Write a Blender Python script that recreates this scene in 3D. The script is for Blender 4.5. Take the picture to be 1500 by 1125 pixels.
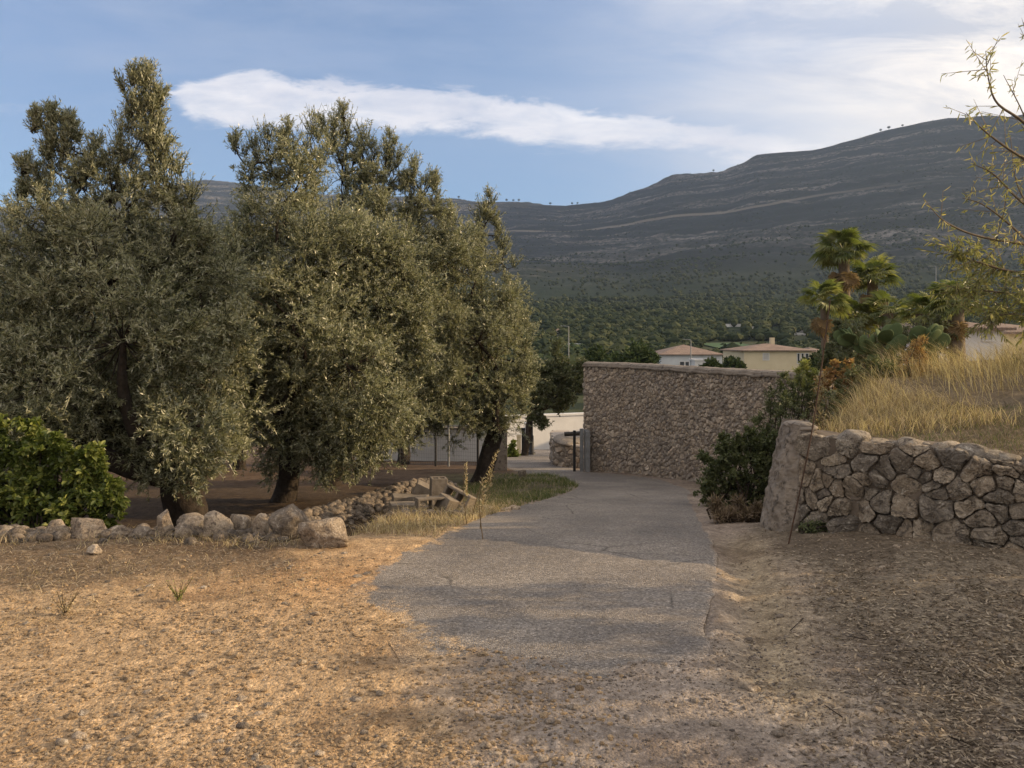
import bpy, math, random
import numpy as np
from mathutils import Vector
R = math.radians
PI = math.pi
for o in list(bpy.data.objects): bpy.data.objects.remove(o)
C = bpy.context.scene.collection

# ------------------------------------------------------------------ camera, sky, sun, exposure
EYE = 1.6
FPX = 1133.0
cam_d = bpy.data.cameras.new("camera"); cam = bpy.data.objects.new("camera", cam_d); C.objects.link(cam)
cam.location = (0, 0, EYE); cam.rotation_euler = (R(90), 0, 0)
cam_d.sensor_fit = 'HORIZONTAL'; cam_d.sensor_width = 36; cam_d.lens = FPX/1500*36
cam_d.shift_y = -62.5/1500
cam_d.clip_start = 0.05; cam_d.clip_end = 30000
bpy.context.scene.camera = cam
SUN_AZ, SUN_EL = 87.0, 18.0       # degrees to the right of the view direction, degrees up
sdir = Vector((math.sin(R(SUN_AZ))*math.cos(R(SUN_EL)), math.cos(R(SUN_AZ))*math.cos(R(SUN_EL)), math.sin(R(SUN_EL))))
sl = bpy.data.lights.new("sun", 'SUN'); sun = bpy.data.objects.new("sun", sl); C.objects.link(sun)
sl.energy = 5.0; sl.angle = R(0.5); sl.color = (1.0, 0.73, 0.42)
sun.rotation_euler = sdir.to_track_quat('Z', 'Y').to_euler(); sun.location = (20, 8, 12)
vs = bpy.context.scene.view_settings
vs.view_transform = 'Standard'; vs.look = 'None'; vs.gamma = 1; vs.use_curve_mapping = False
vs.exposure = 0.90

world = bpy.data.worlds.new("World"); bpy.context.scene.world = world; world.use_nodes = True

class NT:
    """small helper round a node tree"""
    def __init__(s, tree): s.t = tree
    def n(s, typ, ins=None, **kw):
        nd = s.t.nodes.new(typ)
        for k, v in kw.items(): setattr(nd, k, v)
        if ins:
            for k, v in ins.items():
                if isinstance(v, bpy.types.NodeSocket): s.t.links.new(v, nd.inputs[k])
                else: nd.inputs[k].default_value = v
        return nd
    def m(s, op, a, b=0.0, c=0.0, clamp=False):
        nd = s.n('ShaderNodeMath', {0: a, 1: b, 2: c}, operation=op); nd.use_clamp = clamp
        return nd.outputs[0]
    def ramp(s, f, stops, interp='LINEAR'):
        nd = s.n('ShaderNodeValToRGB', {0: f}); cr = nd.color_ramp; cr.interpolation = interp
        while len(cr.elements) < len(stops): cr.elements.new(0.5)
        for e, (p, c) in zip(cr.elements, stops):
            e.position = p; e.color = (c, c, c, 1) if not hasattr(c, '__len__') else (*c[:3], 1)
        return nd.outputs[0]
    def noise(s, vec, scale, detail=4, rough=0.55, dist=0.0):
        return s.n('ShaderNodeTexNoise', {'Vector': vec, 'Scale': scale, 'Detail': detail, 'Roughness': rough, 'Distortion': dist}).outputs[0]
    def mix(s, f, a, b, blend='MIX'):
        nd = s.n('ShaderNodeMix', data_type='RGBA', blend_type=blend)
        for i, v in ((0, f), (6, a), (7, b)):
            if isinstance(v, bpy.types.NodeSocket): s.t.links.new(v, nd.inputs[i])
            else: nd.inputs[i].default_value = v if i == 0 else (*v[:3], 1)
        return nd.outputs[2]
    def sstep(s, x, lo, hi):
        nd = s.n('ShaderNodeMapRange', {0: x, 1: lo, 2: hi, 3: 0.0, 4: 1.0}, interpolation_type='SMOOTHSTEP'); return nd.outputs[0]

def build_world():
    world.node_tree.nodes.clear()
    w = NT(world.node_tree)
    out = w.n('ShaderNodeOutputWorld'); bg = w.n('ShaderNodeBackground')
    w.t.links.new(bg.outputs[0], out.inputs[0])
    sky = w.n('ShaderNodeTexSky', sky_type='NISHITA'); sky.sun_disc = False
    sky.sun_elevation = R(SUN_EL); sky.sun_rotation = R(SUN_AZ); sky.altitude = 300
    sky.air_density = 1.0; sky.dust_density = 0.3; sky.ozone_density = 3.0
    tc = w.n('ShaderNodeTexCoord'); sp = w.n('ShaderNodeSeparateXYZ', {0: tc.outputs['Generated']})
    x, y, z = sp.outputs
    ys = w.m('MAXIMUM', y, 0.08)
    u = w.m('DIVIDE', x, ys); v = w.m('DIVIDE', z, ys)
    # cloud plane coordinates, stretched sideways
    cv = w.n('ShaderNodeCombineXYZ', {0: u, 1: w.m('MULTIPLY', v, 3.2), 2: 0.0}).outputs[0]
    nb = w.noise(cv, 3.0, 7, 0.6); nf = w.noise(cv, 11.0, 7, 0.66, 0.4)
    front = w.sstep(y, 0.02, 0.12)
    def curve(pts, lo, hi):
        # pts: (u, v); value mapped to [0,1] over v range lo..hi
        fc = w.n('ShaderNodeFloatCurve', {0: 1.0, 1: w.m('MULTIPLY_ADD', u, 0.5, 0.5)})
        cm = fc.mapping; c = cm.curves[0]
        q = [(a*0.5+0.5, (b-lo)/(hi-lo)) for a, b in pts]
        c.points[0].location = q[0]; c.points[1].location = q[-1]
        for p in q[1:-1]: c.points.new(*p)
        cm.update()
        return w.m('MULTIPLY_ADD', fc.outputs[0], hi-lo, lo)
    P = lambda px, py: ((px-750)/FPX, (500-py)/FPX)
    top = curve([P(100, 150), P(225, 132), P(290, 112), P(360, 100), P(420, 112), P(600, 130), P(800, 150), P(950, 172), P(1050, 190), P(1220, 208), P(1400, 222)], 0, .5)
    bot = curve([P(100, 150), P(225, 142), P(290, 182), P(360, 190), P(500, 192), P(640, 192), P(730, 205), P(830, 220), P(950, 218), P(1100, 234), P(1220, 224), P(1400, 222)], 0, .5)
    wob = w.m('MULTIPLY_ADD', w.m('SUBTRACT', nf, 0.5), 0.060, w.m('MULTIPLY', w.m('SUBTRACT', nb, 0.5), 0.045))
    vv = w.m('ADD', v, wob)
    mt = w.sstep(w.m('SUBTRACT', top, vv), -0.004, 0.010)
    mb = w.sstep(w.m('SUBTRACT', vv, bot), -0.006, 0.016)
    band = w.m('MULTIPLY', w.m('MULTIPLY', mt, mb), front)
    band = w.m('MULTIPLY', band, w.ramp(nf, [(0.30, 0.55), (0.58, 1.0)]))
    # thin veil thickening to the right and up
    cv2 = w.n('ShaderNodeCombineXYZ', {0: w.m('MULTIPLY_ADD', v, 0.8, u), 1: w.m('MULTIPLY', v, 4.0), 2: 3.0}).outputs[0]
    nv = w.noise(cv2, 2.2, 8, 0.62, 0.3)
    vr = w.sstep(w.m('ADD', w.m('MULTIPLY_ADD', v, 0.7, u), w.m('MULTIPLY', w.m('SUBTRACT', nv, 0.5), 0.75)), 0.02, 0.85)
    vl = w.m('MULTIPLY', w.ramp(nv, [(0.38, 0.0), (0.70, 0.55)]), w.sstep(v, 0.22, 0.42))
    veil = w.m('MULTIPLY', w.m('MAXIMUM', w.m('MULTIPLY', vr, 0.92), vl), front)
    warm = w.sstep(u, -0.1, 0.75)
    nv2 = w.noise(cv2, 3.4, 8, 0.68, 0.6)
    veilc = w.mix(warm, (3.0, 3.4, 4.4), (9.6, 8.4, 7.0))
    veilc = w.mix(w.m('MULTIPLY', w.ramp(nv2, [(0.38, 1.0), (0.62, 0.0)]), w.sstep(v, 0.20, 0.40)), veilc, w.mix(warm, (2.7, 3.2, 4.5), (4.2, 4.1, 4.3)))
    skyc = w.mix(1.0, sky.outputs[0], (0.88, 0.94, 1.03), 'MULTIPLY')
    # warm cloud added to the unseen sky behind and overhead, as shadow fill
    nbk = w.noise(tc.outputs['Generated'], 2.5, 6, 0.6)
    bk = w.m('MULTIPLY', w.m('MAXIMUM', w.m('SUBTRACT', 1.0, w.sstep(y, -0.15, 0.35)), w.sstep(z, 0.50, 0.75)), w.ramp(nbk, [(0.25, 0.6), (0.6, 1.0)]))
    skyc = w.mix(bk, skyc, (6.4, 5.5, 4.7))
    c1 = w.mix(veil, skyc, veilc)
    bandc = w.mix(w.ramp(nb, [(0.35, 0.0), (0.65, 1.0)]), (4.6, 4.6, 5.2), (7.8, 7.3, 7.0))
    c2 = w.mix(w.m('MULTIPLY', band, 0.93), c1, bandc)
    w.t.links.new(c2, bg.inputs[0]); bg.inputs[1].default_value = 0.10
build_world()

# ------------------------------------------------------------------ numeric helpers
rng = np.random.default_rng(7)
def sm(t, a=0.0, b=1.0):
    t = np.clip((np.asarray(t, float)-a)/(b-a), 0, 1); return t*t*(3-2*t)
def _hash(ix, iy, iz, seed):
    h = (ix.astype(np.int64)*374761393 + iy.astype(np.int64)*668265263 + iz.astype(np.int64)*2147483647 + seed*144665) & 0xffffffff
    h = ((h ^ (h >> 13))*1274126177) & 0xffffffff
    h = ((h ^ (h >> 16))*2246822519) & 0xffffffff
    return ((h ^ (h >> 15)) & 0xffffff)/float(0xffffff)
def vnoise(p, seed=0):
    p = np.asarray(p, float)
    i = np.floor(p).astype(np.int64); f = p-i; f = f*f*(3-2*f)
    r = 0
    for dx in (0, 1):
        wx = f[..., 0] if dx else 1-f[..., 0]
        for dy in (0, 1):
            wy = f[..., 1] if dy else 1-f[..., 1]
            for dz in (0, 1):
                wz = f[..., 2] if dz else 1-f[..., 2]
                r = r + wx*wy*wz*_hash(i[..., 0]+dx, i[..., 1]+dy, i[..., 2]+dz, seed)
    return r*2-1
def fbm(p, oct=4, seed=0, gain=0.5):
    p = np.asarray(p, float); a = 1.0; r = 0; t = 0
    for k in range(oct):
        r = r + a*vnoise(p*(2.03**k)+k*17.3, seed+k); t += a; a *= gain
    return r/t
def n2(x, y, s, oct=4, seed=0, gain=0.5):
    return fbm(np.stack([x*s, y*s, np.zeros_like(x)+seed*3.7], -1), oct, seed, gain)
def unit(v): return v/np.maximum(np.linalg.norm(v, axis=-1, keepdims=True), 1e-9)

# ------------------------------------------------------------------ object helpers
def build(name, parts, mat, parent=None, smooth=False):
    """parts: list of (verts Nx3, faces Mxk, rnd M or None)  ->  ONE mesh object"""
    V = []; L = []; S = []; A = []; off = 0; lo = 0
    for p in parts:
        v, f = np.asarray(p[0], float), np.asarray(p[1], np.int64)
        if len(f) == 0: continue
        a = p[2] if len(p) > 2 and p[2] is not None else np.zeros(len(f))
        if np.isscalar(a): a = np.full(len(f), a)
        V.append(v); L.append((f+off).ravel()); k = f.shape[1]
        S.append(lo+np.arange(len(f))*k); lo += len(f)*k; off += len(v); A.append(a)
    V = np.concatenate(V); L = np.concatenate(L); S = np.concatenate(S); A = np.concatenate(A)
    org = np.zeros(3)
    if parent is not None: org = np.array(parent['_o'])
    me = bpy.data.meshes.new(name)
    me.vertices.add(len(V)); me.vertices.foreach_set('co', (V-org).astype(np.float32).ravel())
    me.loops.add(len(L)); me.loops.foreach_set('vertex_index', L.astype(np.int32))
    me.polygons.add(len(S)); me.polygons.foreach_set('loop_start', S.astype(np.int32))
    me.update(calc_edges=True)
    at = me.attributes.new('rnd', 'FLOAT', 'FACE'); at.data.foreach_set('value', A.astype(np.float32))
    me.polygons.foreach_set('use_smooth', np.full(len(S), bool(smooth)))
    me.materials.append(mat)
    o = bpy.data.objects.new(name, me); C.objects.link(o)
    if parent is not None: o.parent = parent
    o['_o'] = list(org)
    return o
def thing(name, label, cat, loc=(0, 0, 0), group=None):
    o = bpy.data.objects.new(name, None); C.objects.link(o); o.location = loc; o['_o'] = list(map(float, loc))
    o.empty_display_size = 0.2
    return tag(o, label, cat, group)
def tag(o, label=None, cat=None, group=None, kind=None):
    if label: o['label'] = label
    if cat: o['category'] = cat
    if group: o['group'] = group
    if kind: o['kind'] = kind
    return o
def box(x0, x1, y0, y1, z0, z1):
    v = np.array([(x, y, z) for x in (x0, x1) for y in (y0, y1) for z in (z0, z1)], float)
    f = np.array([(0, 1, 3, 2), (4, 6, 7, 5), (0, 4, 5, 1), (2, 3, 7, 6), (0, 2, 6, 4), (1, 5, 7, 3)])
    return v, f
def rotz(v, a, c=(0, 0)):
    v = np.array(v, float); x, y = v[:, 0]-c[0], v[:, 1]-c[1]
    v[:, 0] = c[0]+x*math.cos(a)-y*math.sin(a); v[:, 1] = c[1]+x*math.sin(a)+y*math.cos(a); return v
def P(px, py, d): return np.array([(px-750)/FPX*d, d, EYE+(500-py)/FPX*d])
def catmull(pts, n):
    pts = np.asarray(pts, float); m = len(pts)
    q = np.vstack([2*pts[0]-pts[1], pts, 2*pts[-1]-pts[-2]])
    t = np.linspace(0, m-1-1e-6, n); i = t.astype(int); f = (t-i)[:, None]
    a, b, c, d = q[i], q[i+1], q[i+2], q[i+3]
    return 0.5*((2*b)+(-a+c)*f+(2*a-5*b+4*c-d)*f**2+(-a+3*b-3*c+d)*f**3)
def tube(path, rad, k=10, seed=0, lump=0.0, cap=True):
    path = np.asarray(path, float); n = len(path); rad = np.broadcast_to(rad, n)
    t = unit(np.gradient(path, axis=0)); ref = np.array([0.13, 0.97, 0.2]) if abs(t[0, 2]) > 0.5 else np.array([0., 0, 1])
    a = unit(np.cross(t, ref)); b = np.cross(t, a)
    th = np.arange(k)/k*2*PI
    ring = np.cos(th)[None, :, None]*a[:, None]+np.sin(th)[None, :, None]*b[:, None]
    rr = rad[:, None]*np.ones(k)
    if lump:
        q = np.stack([np.cos(th)[None]*1.6+0*rr, np.sin(th)[None]*1.6+0*rr, np.cumsum(np.r_[0, np.linalg.norm(np.diff(path, axis=0), axis=1)])[:, None]*2.2+0*rr], -1)
        rr = rr*(1+lump*fbm(q+seed*5.1, 3, seed))
    v = (path[:, None]+ring*rr[..., None]).reshape(-1, 3)
    i = np.arange(n-1)[:, None]*k; j = np.arange(k)[None]; j2 = (j+1) % k
    f = np.stack([i+j, i+j2, i+k+j2, i+k+j], -1).reshape(-1, 4)
    if cap:
        v = np.vstack([v, path[0], path[-1]]); m = n*k
        extra = [(m, (q+1) % k, q, q) for q in range(k)]
    return v, f
def sticks(p0, p1, r0, r1):
    """many triangular prisms"""
    p0 = np.asarray(p0, float); p1 = np.asarray(p1, float); n = len(p0)
    if n == 0: return np.zeros((0, 3)), np.zeros((0, 4), int)
    t = unit(p1-p0); ref = np.where(np.abs(t[:, 2:3]) > 0.8, np.array([[1., 0, 0]]), np.array([[0, 0, 1.]]))
    a = unit(np.cross(t, ref)); b = np.cross(t, a)
    r0 = np.broadcast_to(r0, n)[:, None]; r1 = np.broadcast_to(r1, n)[:, None]
    V = []
    for p, r in ((p0, r0), (p1, r1)):
        for k in range(3):
            V.append(p+r*(math.cos(k*2.0944)*a+math.sin(k*2.0944)*b))
    v = np.stack(V, 1).reshape(-1, 3)
    base = (np.arange(n)*6)[:, None]
    f = np.concatenate([base+np.array([[k, (k+1) % 3, 3+(k+1) % 3, 3+k]]) for k in range(3)])
    return v, f
def leaves(p, d, nrm, L, W, rnd=None, fold=0.25, hexa=False):
    """batch of leaves: base p, direction d, face normal nrm"""
    n = len(p); d = unit(d); s = unit(np.cross(d, nrm)); nn = np.cross(s, d)
    L = np.broadcast_to(L, n)[:, None]; W = np.broadcast_to(W, n)[:, None]
    if rnd is None: rnd = rng.random(n)
    b = (np.arange(n))[:, None]
    if hexa:
        droop = nn*L*-0.10
        v = np.stack([p, p+d*L*.3+s*W*.45+nn*W*fold, p+d*L*.7+s*W*.38+nn*W*fold+droop*.4, p+d*L+droop, p+d*L*.7-s*W*.38+nn*W*fold+droop*.4, p+d*L*.3-s*W*.45+nn*W*fold], 1).reshape(-1, 3)
        f = np.concatenate([b*6+np.array([[0, 1, 2, 3]]), b*6+np.array([[0, 3, 4, 5]])])
        return v, f, np.concatenate([rnd, rnd])
    v = np.stack([p, p+d*L*.45+s*W*.5, p+d*L, p+d*L*.45-s*W*.5], 1).reshape(-1, 3)
    f = b*4+np.array([[0, 1, 2, 3]])
    return v, f, rnd
def rvec(n, r=None):
    r = r or rng
    return unit(r.normal(size=(n, 3)))
def icosphere(sub):
    import bmesh
    bm = bmesh.new(); bmesh.ops.create_icosphere(bm, subdivisions=sub, radius=1.0)
    v = np.array([q.co[:] for q in bm.verts]); f = np.array([[q.index for q in g.verts] for g in bm.faces]); bm.free()
    return v, f
ICO = {k: icosphere(k) for k in (1, 2, 3, 4)}
def rock(seed, sub=3, cuts=9, rough=0.10, cut=0.72):
    r = np.random.default_rng(seed); v, f = ICO[sub]; v = v.copy()
    for k in range(cuts):
        n = rvec(1, r)[0]; h = r.uniform(cut-0.12, cut+0.15)
        dd = v@n; v = v-np.where(dd > h, (dd-h)*0.92, 0)[:, None]*n
    nz = fbm(v*1.7+seed, 4, seed % 91); nf = fbm(v*6+seed, 3, seed % 71)
    v = v*(1+rough*nz+rough*0.35*nf)[:, None]
    return v, f
def rot_euler(e):
    """N x 3 euler -> N x 3 x 3"""
    cx, cy, cz = np.cos(e).T; sx, sy, sz = np.sin(e).T
    M = np.empty((len(e), 3, 3))
    M[:, 0, 0] = cz*cy; M[:, 0, 1] = cz*sy*sx-sz*cx; M[:, 0, 2] = cz*sy*cx+sz*sx
    M[:, 1, 0] = sz*cy; M[:, 1, 1] = sz*sy*sx+cz*cx; M[:, 1, 2] = sz*sy*cx-cz*sx
    M[:, 2, 0] = -sy; M[:, 2, 1] = cy*sx; M[:, 2, 2] = cy*cx
    return M
def inst(templates, pos, scale, eul, rnd=None):
    """stamp rock-like templates; returns list of parts"""
    n = len(pos); which = rng.integers(0, len(templates), n); M = rot_euler(eul); out = []
    if rnd is None: rnd = rng.random(n)
    for k, (tv, tf) in enumerate(templates):
        s = np.where(which == k)[0]
        if len(s) == 0: continue
        v = np.einsum('nij,nkj->nki', M[s], tv[None]*1.0)*1.0
        v = v*scale[s][:, None, :] + pos[s][:, None, :]
        f = (np.arange(len(s))*len(tv))[:, None, None]+tf[None]
        out.append((v.reshape(-1, 3), f.reshape(-1, tf.shape[1]), np.repeat(rnd[s], len(tf))))
    return out

# ------------------------------------------------------------------ terrain
BY = [(-400, 2.0), (-20, 0.3), (0, 0), (5, 0), (6, -.04), (7, -.12), (8, -.24), (9, -.38), (10, -.52), (12, -.78), (14, -1.02), (16, -1.23), (18, -1.44), (22, -1.85), (28, -2.5), (38, -3.7), (50, -5.2), (60, -6.2), (80, -7.4), (4000, -7.4)]
BY = np.array(BY)
RIDGE_PX = [(-300, 320), (0, 306), (60, 298), (150, 285), (300, 262), (360, 268), (450, 285), (600, 289), (660, 291), (730, 295), (790, 297), (830, 301), (880, 296), (910, 288), (950, 272), (985, 257), (1010, 255), (1060, 250), (1085, 238), (1110, 226), (1150, 221), (1190, 220), (1230, 209), (1260, 203), (1290, 195), (1320, 186), (1350, 178), (1390, 172), (1430, 171), (1500, 168)]
_az = [math.degrees(math.atan((p-750)/FPX)) for p, q in RIDGE_PX]
_te = [(500-q)/FPX*math.cos(math.radians(a)) for (p, q), a in zip(RIDGE_PX, _az)]
AZ = np.array([-180, -110, -70]+_az+[36.5, 42, 50, 60, 70, 80, 110, 180]); TE = np.array([.03, .05, .11]+_te+[.35, .41, .41, .38, .28, .19, .12, .03])  # unseen ridge on the right raised to throw shade on the visible slopes
RR_AZ = np.array([-180, -60, -35, -10, 0, 15, 30, 36, 45, 60, 75, 180]); RR = np.array([1500, 3000, 3600, 3000, 2700, 2500, 2500, 2900, 3450, 3450, 3000, 1500])
XL = np.array([(3.7, -.5), (5.03, -1.12), (5.9, -.93), (6.9, -.68), (8.9, -.22), (10.6, .28), (12.4, .82), (13.8, 1.12), (16, 1.05), (18, .2), (20, -.25), (25, -.4), (40, -1.0)])
XR = np.array([(3.7, 1.0), (4.53, 1.25), (5.83, 1.54), (8.5, 2.08), (10.6, 2.5), (13.3, 3.05), (15.5, 3.05), (17.4, 2.4), (18.5, 1.55), (22, 1.6), (28, 2.2), (40, 3.4)])
def front_y(x): return np.interp(x, [2.3, 4.0, 7, 12, 30], [6.75, 5.65, 4.3, 2.6, -3])
def left_x(y): return np.interp(y, [6.0, 6.9, 9.5, 12.7, 20], [2.40, 2.5, 3.5, 4.8, 6.0])
def rowy(x): return np.interp(x, [-9, -4.4, -2.6, -1.5], [6.9, 6.75, 6.7, 6.45])
def hz(x, y, fine=True):
    x = np.asarray(x, float); y = np.asarray(y, float)
    rho = np.hypot(x, y); az = np.degrees(np.arctan2(x, y))
    z = np.interp(y, BY[:, 0], BY[:, 1])
    # smooth the polyline a little
    z = (z+np.interp(y-.6, BY[:, 0], BY[:, 1])+np.interp(y+.6, BY[:, 0], BY[:, 1]))/3
    # right hand terrace
    fy, lx = front_y(x), left_x(y)
    zt = .70+np.clip((y-fy)/4.2, 0, 1)*np.interp(x, [2.5, 3.6, 4.6, 6.5, 10], [.05, .18, .36, .52, .8])+np.clip((x-8)/20, 0, 1)*1.5
    wl = np.interp(y, [6.5, 8, 10, 14], [.12, .5, 1.1, 1.5])
    ms = sm((y-fy-.12)/.14)*sm((x-lx)/wl)*(1-sm((y-12)/9))*(1-sm((rho-40)/30))
    z = z*(1-ms)+zt*ms
    z = z+.10*sm((x-1.6)/1.5)*(1-ms)*(1-sm((y-6.2)/2))*sm((y-3)/2)
    # dip beyond the stone row on the left
    z = z-.30*sm((y-rowy(x)-.15)/.7)*(1-sm((y-9)/3))*sm((-1.3-x)/.6)
    # rubble bank
    t = (y-8.6)/3.6; bx = -3.0+1.9*t
    z = z+.20*np.exp(-((x-bx)/.35)**2)*sm(t, -.15, .1)*(1-sm(t, .9, 1.15))
    # far land
    fr = sm((rho-60)/60)
    T = np.interp(az, AZ, TE); Rr = np.interp(az, RR_AZ, RR)
    lr = np.log(np.maximum(rho, 1))
    tl = np.interp(rho, [60, 90, 120, 200, 300, 400, 520, 900], [-.13, -.10, -.075, -.0255, -.003, .018, .036, .060])
    a = np.clip((rho-900)/(Rr-900), 0, 1)
    tfar = .060+(np.maximum(T, .062)-.060)*(a**0.85)
    tl = np.where(rho > 900, tfar, tl)
    tl = np.where(az > 90, tl*.6, tl); tl = np.where(az < -90, tl*.6, tl)
    zf = EYE+rho*tl
    zf = zf-np.maximum(rho-Rr, 0)*(.30+T)
    big = sm((rho-500)/900)
    if np.any(rho > 400):
        gull = n2(x, y, 1/420., 5, 3)
        zf = zf+gull*38*big*(1-.82*sm(a, .55, 1.0))+n2(x, y, 1/60., 3, 9)*5*big*(1-.5*sm(a, .8, 1))
        st = 34.0; ph = zf+14*n2(x, y, 1/300., 2, 21)-0.02*x
        zf = zf+big*(1-.5*sm(a, .93, 1))*st*.13*np.sin(ph/st*2*PI)
    z = z*(1-fr)+zf*fr
    if fine:
        road = on_road(x, y)
        z = z+(1-road)*(1-fr)*(.025*n2(x, y, 1.1, 3, 5)+.012*n2(x, y, 5, 3, 6))*sm(rho/2)
        near = rho < 14
        z = z-road*.03
        z = z+np.where(near, (1-road)*.010*n2(x, y, 22, 2, 8), 0)
        # shallow wheel rut shoulder right of the asphalt
        z = z-.05*np.exp(-((x-np.interp(y, XR[:, 0], XR[:, 1])-.18)/.16)**2)*sm((y-3.4)/.5)*(1-sm((y-6.5)/1.5))
    return z
def on_road(x, y, soft=.10):
    a = sm((x-np.interp(y, XL[:, 0], XL[:, 1]))/soft-.4)*sm((np.interp(y, XR[:, 0], XR[:, 1])-x)/soft-.4)
    ye = np.interp(x, [-1.12, -.76, -.46, 0, .49, 1.03], [5.03, 4.53, 4.15, 3.9, 3.8, 3.85])
    return a*sm((y-ye)/soft-.4)*(1-sm((y-39)/.5))
def G(px, py, it=40):
    """ground point seen at photograph pixel (px, py): used for laying things out"""
    k = (px-750)/FPX; s = (500-py)/FPX
    ds = np.exp(np.linspace(np.log(2.0), np.log(900), 1600)); h = hz(k*ds, ds, False)-(EYE+s*ds)
    i = np.argmax(h > 0); d = ds[i]
    return np.array([k*d, d, float(hz(np.array([k*d]), np.array([d]))[0])])
def H(x, y): return float(hz(np.array([x]), np.array([y]))[0])

def grid_mesh(name, azs, rhos, mat, colfn, smooth=True):
    A, Rh = np.meshgrid(azs, rhos); x = Rh*np.sin(A); y = Rh*np.cos(A); z = hz(x, y)
    n, m = A.shape; v = np.stack([x, y, z], -1).reshape(-1, 3)
    i = (np.arange(n-1)*m)[:, None]+np.arange(m-1)[None]; f = np.stack([i, i+m, i+m+1, i+1], -1).reshape(-1, 4)
    o = build(name, [(v, f)], mat, smooth=smooth)
    if colfn is not None:
        c = colfn(v[:, 0], v[:, 1], v[:, 2]); at = o.data.color_attributes.new('tint', 'FLOAT_COLOR', 'POINT')
        at.data.foreach_set('color', np.concatenate([c, np.ones((len(c), 1))], 1).astype(np.float32).ravel())
    return o

# ------------------------------------------------------------------ materials
def mat(name):
    m = bpy.data.materials.new(name); m.use_nodes = True; m.node_tree.nodes.clear()
    return m, NT(m.node_tree)
def finish(m, w, shader):
    out = w.n('ShaderNodeOutputMaterial'); w.t.links.new(shader, out.inputs[0]); return m
def prin(w, col, rough=0.85, bump=None, bstr=0.5, bdist=0.01, spec=0.3, **kw):
    b = w.n('ShaderNodeBsdfPrincipled', {'Roughness': rough, 'Specular IOR Level': spec})
    if isinstance(col, bpy.types.NodeSocket): w.t.links.new(col, b.inputs['Base Color'])
    else: b.inputs['Base Color'].default_value = (*col, 1)
    if bump is not None:
        bn = w.n('ShaderNodeBump', {'Strength': bstr, 'Distance': bdist, 'Height': bump}); w.t.links.new(bn.outputs[0], b.inputs['Normal'])
    for k, v in kw.items(): b.inputs[k].default_value = v
    return b.outputs[0]
def rndattr(w): return w.n('ShaderNodeAttribute', attribute_name='rnd').outputs['Fac']
def objpos(w): return w.n('ShaderNodeNewGeometry').outputs['Position']

def mat_ground():
    m, w = mat('ground_mat'); p = objpos(w)
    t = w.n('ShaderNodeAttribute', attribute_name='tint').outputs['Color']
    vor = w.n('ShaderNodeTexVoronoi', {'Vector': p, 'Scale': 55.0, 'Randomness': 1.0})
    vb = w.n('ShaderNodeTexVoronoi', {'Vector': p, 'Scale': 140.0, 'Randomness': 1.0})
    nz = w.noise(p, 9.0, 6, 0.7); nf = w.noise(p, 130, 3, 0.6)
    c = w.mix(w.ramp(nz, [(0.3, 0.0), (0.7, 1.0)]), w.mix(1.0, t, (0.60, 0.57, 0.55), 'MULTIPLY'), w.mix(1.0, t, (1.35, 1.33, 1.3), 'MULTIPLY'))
    hsv = w.n('ShaderNodeSeparateColor', {0: vor.outputs['Color']}).outputs[0]
    c = w.mix(0.9, c, w.ramp(hsv, [(0.0, 0.72), (0.5, 0.96), (0.85, 1.05), (1.0, 1.45)]), 'MULTIPLY')
    c = w.mix(0.6, c, w.ramp(nf, [(0.3, 0.6), (0.7, 1.4)]), 'MULTIPLY')
    h = w.m('ADD', w.m('MULTIPLY', vor.outputs['Distance'], -0.8), w.m('ADD', w.m('MULTIPLY', vb.outputs['Distance'], -0.3), w.m('MULTIPLY', nf, 0.3)))
    return finish(m, w, prin(w, c, 0.95, h, 0.7, 0.012, 0.15))
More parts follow.
